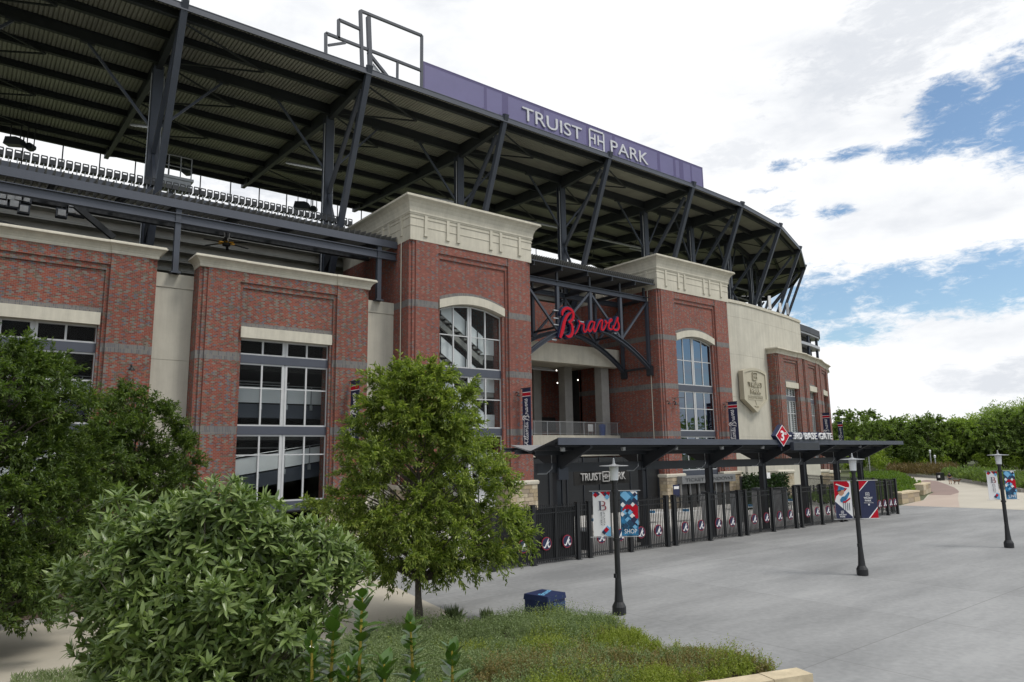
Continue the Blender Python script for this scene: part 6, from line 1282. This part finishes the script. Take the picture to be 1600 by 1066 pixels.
# ------------------------------------------------------------------ planted bed in front
BED = [G(*q) for q in ((540, 1004), (600, 992), (660, 984), (720, 979), (780, 975), (840, 970), (900, 967), (945, 972), (985, 990), (1020, 1012), (1070, 1022), (1130, 1028), (1185, 1042), (1205, 1056))]+[(14.6, 11.2), (11.5, 11.0), (8, 12), (6, 15), (7, 18.5)]
def bed_h(x, y): return .46+.20*np.sin(x*1.1+.6)*np.cos(y*.9)+.12*np.sin(x*2.7+y*1.9)
def inside(q, poly):
    ins = np.zeros(len(q), bool)
    for (x0, y0), (x1, y1) in zip(poly, poly[1:]+poly[:1]): ins ^= ((y0 > q[:, 1]) != (y1 > q[:, 1])) & (q[:, 0] < (x1-x0)*(q[:, 1]-y0)/(y1-y0+1e-12)+x0)
    return ins
sheet('planting_bed', BED, .03, M['soil'])
def cover():
    g = np.random.default_rng(77); A = np.array(BED); mn, mx = A.min(0), A.max(0)
    q = g.uniform(mn, mx, (2600, 2)); q = q[inside(q, BED)]
    e = np.min([np.linalg.norm(q-(A[i]*(1-t)+A[(i+1) % len(A)]*t), axis=1) for i in range(len(A)) for t in (0, .2, .4, .6, .8)], axis=0)
    hh = np.clip(bed_h(q[:, 0], q[:, 1])*np.clip(.62+e*.6, 0, 1)*g.uniform(.65, 1.25, len(q)), .15, .95)
    nz = np.sin(q[:, 0]*.9+q[:, 1]*1.3)+np.sin(q[:, 0]*2.1-q[:, 1]*1.7)*.6+g.normal(0, .5, len(q)); s = (q[:, 0]-9)/7.5-(q[:, 1]-16)*.10
    kind = np.zeros(len(q), int); kind[(nz+s*1.6) > 1.7] = 1; front = (q[:, 1] < 15.2+.2*(q[:, 0]-12)); kind[front & (nz < -.15) & (g.uniform(size=len(q)) < .6)] = 2
    for k, (mt, nm, lb) in enumerate((('cover', 'groundcover', 'grey green fine leaved groundcover filling the front bed'), ('cover_y', 'groundcover', 'yellow green groundcover patches along the right of the front bed'), ('cover_r', 'groundcover', 'reddish brown groundcover patches at the front of the bed'))):
        p = q[kind == k]; h = hh[kind == k]; ns, nl = 15, 13; n_ = len(p)*ns
        dv = g.normal(size=(n_, 3))*np.array((.55, .55, .15)); dv[:, 2] += 1; dv /= np.linalg.norm(dv, axis=1, keepdims=True); H = np.repeat(h, ns)*g.uniform(.6, 1.15, n_); o = np.repeat(p, ns, 0)+g.normal(0, .07, (n_, 2))
        t = np.tile(np.linspace(.25, 1, nl), n_)+g.normal(0, .03, n_*nl); R3 = np.repeat(dv, nl, 0)*(t*np.repeat(H, nl))[:, None]; b = np.c_[np.repeat(o, nl, 0), np.full(n_*nl, .03)]+R3
        d = g.normal(size=(n_*nl, 3))*.8+np.repeat(dv, nl, 0)*.7; L_ = g.uniform(.035, .075, n_*nl)*(1.25-.4*t)
        tag(obj(nm, leaf_mesh(nm, b, d, g.normal(size=(n_*nl, 3))+np.array((0, 0, .6)), L_, L_*.38, M[mt])), lb, 'groundcover', None, 'stuff')
cover()
gt = np.random.default_rng(5)
def tuft(x, y, n, h, label):
    t = thing('grass_tuft', label, 'grass', (x, y, 0)); d = gt.normal(size=(n, 3))*.42; d[:, 2] = 1; b = np.c_[gt.normal(0, .1, (n, 2)), np.zeros(n)]; L_ = h*gt.uniform(.5, 1.1, n)
    tag(obj('blades', leaf_mesh('grass_blades', b, d, gt.normal(size=(n, 3)), L_, .018, M['cover'], 0, .25), t), kind='stuff')
bx, by = G(708, 972); tuft(bx, by, 160, .55, 'wispy grass tuft at the corner of the bed beside the tree trunk')
bx, by = G(760, 968); tuft(bx, by, 90, .4, 'short wispy grass tuft along the back edge of the bed')
planting('lawn_edge', 'rough grass at the bottom left corner below the cream walk', 'grass', [G(20, 1064), G(60, 1058), G(140, 1044), G(240, 1036), G(330, 1034), G(330, 1090), G(10, 1100)], 7000, .16, .14, .12, M['cover'], 9, .0)
# stone coping at the lower right
t = thing('stone_kerb', 'sawn tan stone blocks edging the bed at the bottom of the picture', 'kerb', (0, 0, 0))
ca, cb = np.array(on(1245, 1043, 2, .42)[:2]), np.array(on(1090, 1066, 2, .42)[:2]); dr = (cb-ca)/np.linalg.norm(cb-ca); pn = np.array((dr[1], -dr[0]));
if pn@(-ca) < 0: pn = -pn
u = 0
for k, Ls_ in enumerate((1.1, 1.25, 1.2, 1.3)):
    a, b = ca+dr*(u+.008), ca+dr*(u+Ls_-.008); c_, d_ = b+pn*.52, a+pn*.52; m_ = MB(); q = [tuple(a), tuple(b), tuple(c_), tuple(d_)]
    area = sum(q[i][0]*q[(i+1) % 4][1]-q[(i+1) % 4][0]*q[i][1] for i in range(4)); q = q if area > 0 else q[::-1]; m_.plan(q, 0, .42-.01*(k % 2)); m_.build('stone_block', STONE_TOP, t); u += Ls_
# ------------------------------------------------------------------ big leaved shrub on the bank, close to the viewer
def leaf_shape(L, W, nseg=4, fold=.18, droop=.12):
    v = []; f = []
    for i in range(nseg+1):
        q = i/nseg; w = W*.5*math.sin(math.pi*min(.98, q**.85*.97+.02))+.001; z = -droop*L*q*q
        v += [(-w, L*q, z+fold*w), (0, L*q, z), (w, L*q, z+fold*w)]
    for i in range(nseg):
        a = 3*i; f += [(a, a+1, a+4, a+3), (a+1, a+2, a+5, a+4)]
    return v, f
def shrub():
    g = np.random.default_rng(21); t = None
    Dp = 6.6; blobs = [(325, 905, 150, 0), (235, 865, 105, .1), (360, 828, 74, 0), (408, 812, 58, .15), (310, 830, 70, .05), (262, 832, 72, .1), (478, 885, 80, .1), (185, 955, 80, .1), (270, 975, 120, -.3), (390, 965, 120, -.3), (460, 950, 80, 0), (330, 1060, 140, -.3), (190, 1040, 80, 0), (150, 905, 52, .2), (420, 1050, 90, -.1), (520, 895, 45, .1)]
    Bl = [(at_depth(x, y, Dp+dz), r/FPX*Dp) for x, y, r, dz in blobs]
    c0 = at_depth(330, 960, Dp); base = np.array((c0[0], c0[1], bank_z(c0[0], c0[1])))
    t = thing('viburnum_shrub', 'big leaved rounded evergreen shrub filling the lower left foreground', 'shrub', tuple(base))
    ros = []; big = list(Bl); lobes = []
    for c, r in big:
        for _ in range(int(9*(r/.6)**1.5)+5):
            d = g.normal(size=3); d /= np.linalg.norm(d)
            if d@(c-EYEP)/np.linalg.norm(c-EYEP) > .4: continue
            lobes.append((c+d*r*g.uniform(.55, .80), g.uniform(.13, .22)))
    for i, (c, r) in enumerate(lobes):
        dd = g.normal(size=(46, 3)); dd /= np.linalg.norm(dd, axis=1, keepdims=True)
        for d in dd:
            if d[2] < -.55 or d@(c-EYEP)/np.linalg.norm(c-EYEP) > .6: continue
            p = c+d*r*g.uniform(.8, 1.1)
            if any(np.linalg.norm(p-c2) < r2*.74 for c2, r2 in big): continue
            if any(np.linalg.norm(p-q[0]) < .058 for q in ros): continue
            ros.append((p, d))
    st_ = MB(); protos = [leaf_shape(.115, .031, fold=.3), leaf_shape(.130, .035, fold=.25, droop=.25), leaf_shape(.095, .029, fold=.35, droop=.05)]
    mats = []
    for p, d in ros:
        ax = d*.65+np.array((0, 0, .75))+g.normal(0, .18, 3); ax /= np.linalg.norm(ax); n = g.integers(9, 14); s = np.cross(ax, (0.31, .2, .9)); s /= np.linalg.norm(s); s2 = np.cross(ax, s); a0 = g.uniform(0, 6.28)
        if g.uniform() < .12: m_ = base+np.array((0, 0, .3))+(p-base)*np.array((.45, .45, .6)); st_.tube([m_-base, p-base], [.008, .004], 4, caps=False)
        for k in range(n):
            th = a0+k*2.4; tilt = R(28+62*(k/n)+g.normal(0, 9)); out = s*math.cos(th)+s2*math.sin(th); yv = ax*math.cos(tilt)+out*math.sin(tilt); yv /= np.linalg.norm(yv); xv = np.cross(yv, ax); xv /= np.linalg.norm(xv); zv = np.cross(xv, yv)
            sc_ = g.uniform(.7, 1.15); mats.append((p-base-ax*(.035*(k/n)), xv, yv, zv, sc_, int(g.integers(0, 3)), np.linalg.norm(p+yv*.07-EYEP)+(2 if d[2] < -.3 else 0)))
    for k in range(7):
        q = base+np.array((g.uniform(-.5, .5), g.uniform(-.5, .5), 1.0)); st_.tube([(g.uniform(-.12, .12), g.uniform(-.12, .12), 0), q-base], [.03, .014], 6, caps=False)
    inner = []
    for c, r in Bl:
        m = int(1500*(r/.6)**3); d = g.normal(size=(m, 3)); d /= np.linalg.norm(d, axis=1, keepdims=True); q = c+d*(r*.70*g.uniform(0, 1, m)**.4)[:, None]
        for p in q:
            yv = g.normal(size=3)+np.array((0, 0, .2)); yv /= np.linalg.norm(yv); xv = np.cross(yv, g.normal(size=3)); xv /= np.linalg.norm(xv); mats.append((p-base, xv, yv, np.cross(xv, yv), g.uniform(.85, 1.2), int(g.integers(0, 3)), 99.))
    st_.build('stems', M['bark'], t)
    order = np.argsort([m[6] for m in mats]); near = set(order[:300].tolist()); pm = [mesh_from('shrub_leaf', v, f, M['leaf_shrub'], True) for v, f in protos]
    V, F = [], []
    PV = [np.array(v) for v, f in protos]
    k0 = 0
    for i, (p, xv, yv, zv, s, w, _) in enumerate(mats):
        if i in near:
            o = obj('leaf', pm[w], t); o.matrix_local = Matrix(((xv[0]*s, yv[0]*s, zv[0]*s, p[0]), (xv[1]*s, yv[1]*s, zv[1]*s, p[1]), (xv[2]*s, yv[2]*s, zv[2]*s, p[2]), (0, 0, 0, 1)))
        else:
            V.append(p+s*(PV[w][:, :1]*xv+PV[w][:, 1:2]*yv+PV[w][:, 2:]*zv)); F += [tuple(a+k0 for a in f) for f in protos[w][1]]; k0 += len(PV[w])
    tag(obj('foliage', mesh_from('shrub_foliage', np.concatenate(V), F, M['leaf_shrub'], True), t), kind='stuff')
    print('shrub rosettes', len(ros), 'leaves', len(mats))
shrub()
# ------------------------------------------------------------------ holly sprigs nearest the viewer
def holly(px_, ytop, D, h, lean, label, seed):
    g = np.random.default_rng(seed); top = at_depth(px_, ytop, D); t = thing('holly_sprig', label, 'plant', (top[0], top[1], top[2]-h)); v, f = leaf_shape(.072, .046, 4, .22, .08); v2, f2 = leaf_shape(.060, .040, 4, .3, .15)
    me = [mesh_from('holly_leaf', v, f, M['leaf_holly'], True), mesh_from('holly_leaf', v2, f2, M['leaf_holly'], True)]
    st_ = MB(); pts = [np.array((lean[0]*(1-q)*-1, lean[1]*(1-q)*-1, h*q)) for q in np.linspace(0, 1, 6)]; st_.tube(pts, [.0075, .007, .0065, .006, .005, .003], 6); st_.build('stem', M['stem'], t)
    n = int(h/.0092); a = g.uniform(0, 6)
    for k in range(n):
        q = 1-k/n*.97; p = np.array((-lean[0]*(1-q), -lean[1]*(1-q), h*q)); a += 2.4+g.normal(0, .3); tilt = R(24+min(32, k*3)+g.normal(0, 11)); yv = np.array((math.cos(a)*math.sin(tilt), math.sin(a)*math.sin(tilt), math.cos(tilt))); xv = np.cross(yv, (0, 0, 1)); xv /= np.linalg.norm(xv); zv = np.cross(xv, yv); s = g.uniform(.75, 1.2)*(.7 if k < 2 else 1)
        o = obj('leaf', me[int(g.integers(0, 2))], t); o.matrix_local = Matrix(((xv[0]*s, yv[0]*s, zv[0]*s, p[0]), (xv[1]*s, yv[1]*s, zv[1]*s, p[1]), (xv[2]*s, yv[2]*s, zv[2]*s, p[2]), (0, 0, 0, 1)))
    return t
for k, (x, y, D, h, ln, l) in enumerate(((566, 934, 2.4, .75, (.02, .0), 'tallest glossy holly sprig in front of the bed, right of the big shrub'), (522, 968, 2.5, .6, (.03, .02), 'holly sprig with yellow stem just left of the tallest sprig'), (487, 1000, 2.4, .5, (-.02, 0), 'leftmost holly sprig against the big shrub'), (641, 972, 2.5, .62, (-.03, .02), 'bushy holly sprig right of the tallest sprig below the tree trunk'), (706, 1016, 2.5, .5, (.01, .03), 'rightmost small holly sprig at the bottom edge'), (600, 1035, 2.3, .4, (.0, .03), 'low holly sprig at the bottom edge between the tallest and the bushy one'), (545, 1040, 2.3, .4, (.03, -.02), 'low holly sprig at the bottom edge left of the tallest one'))): holly(x, y, D, h, ln, l, 60+k)
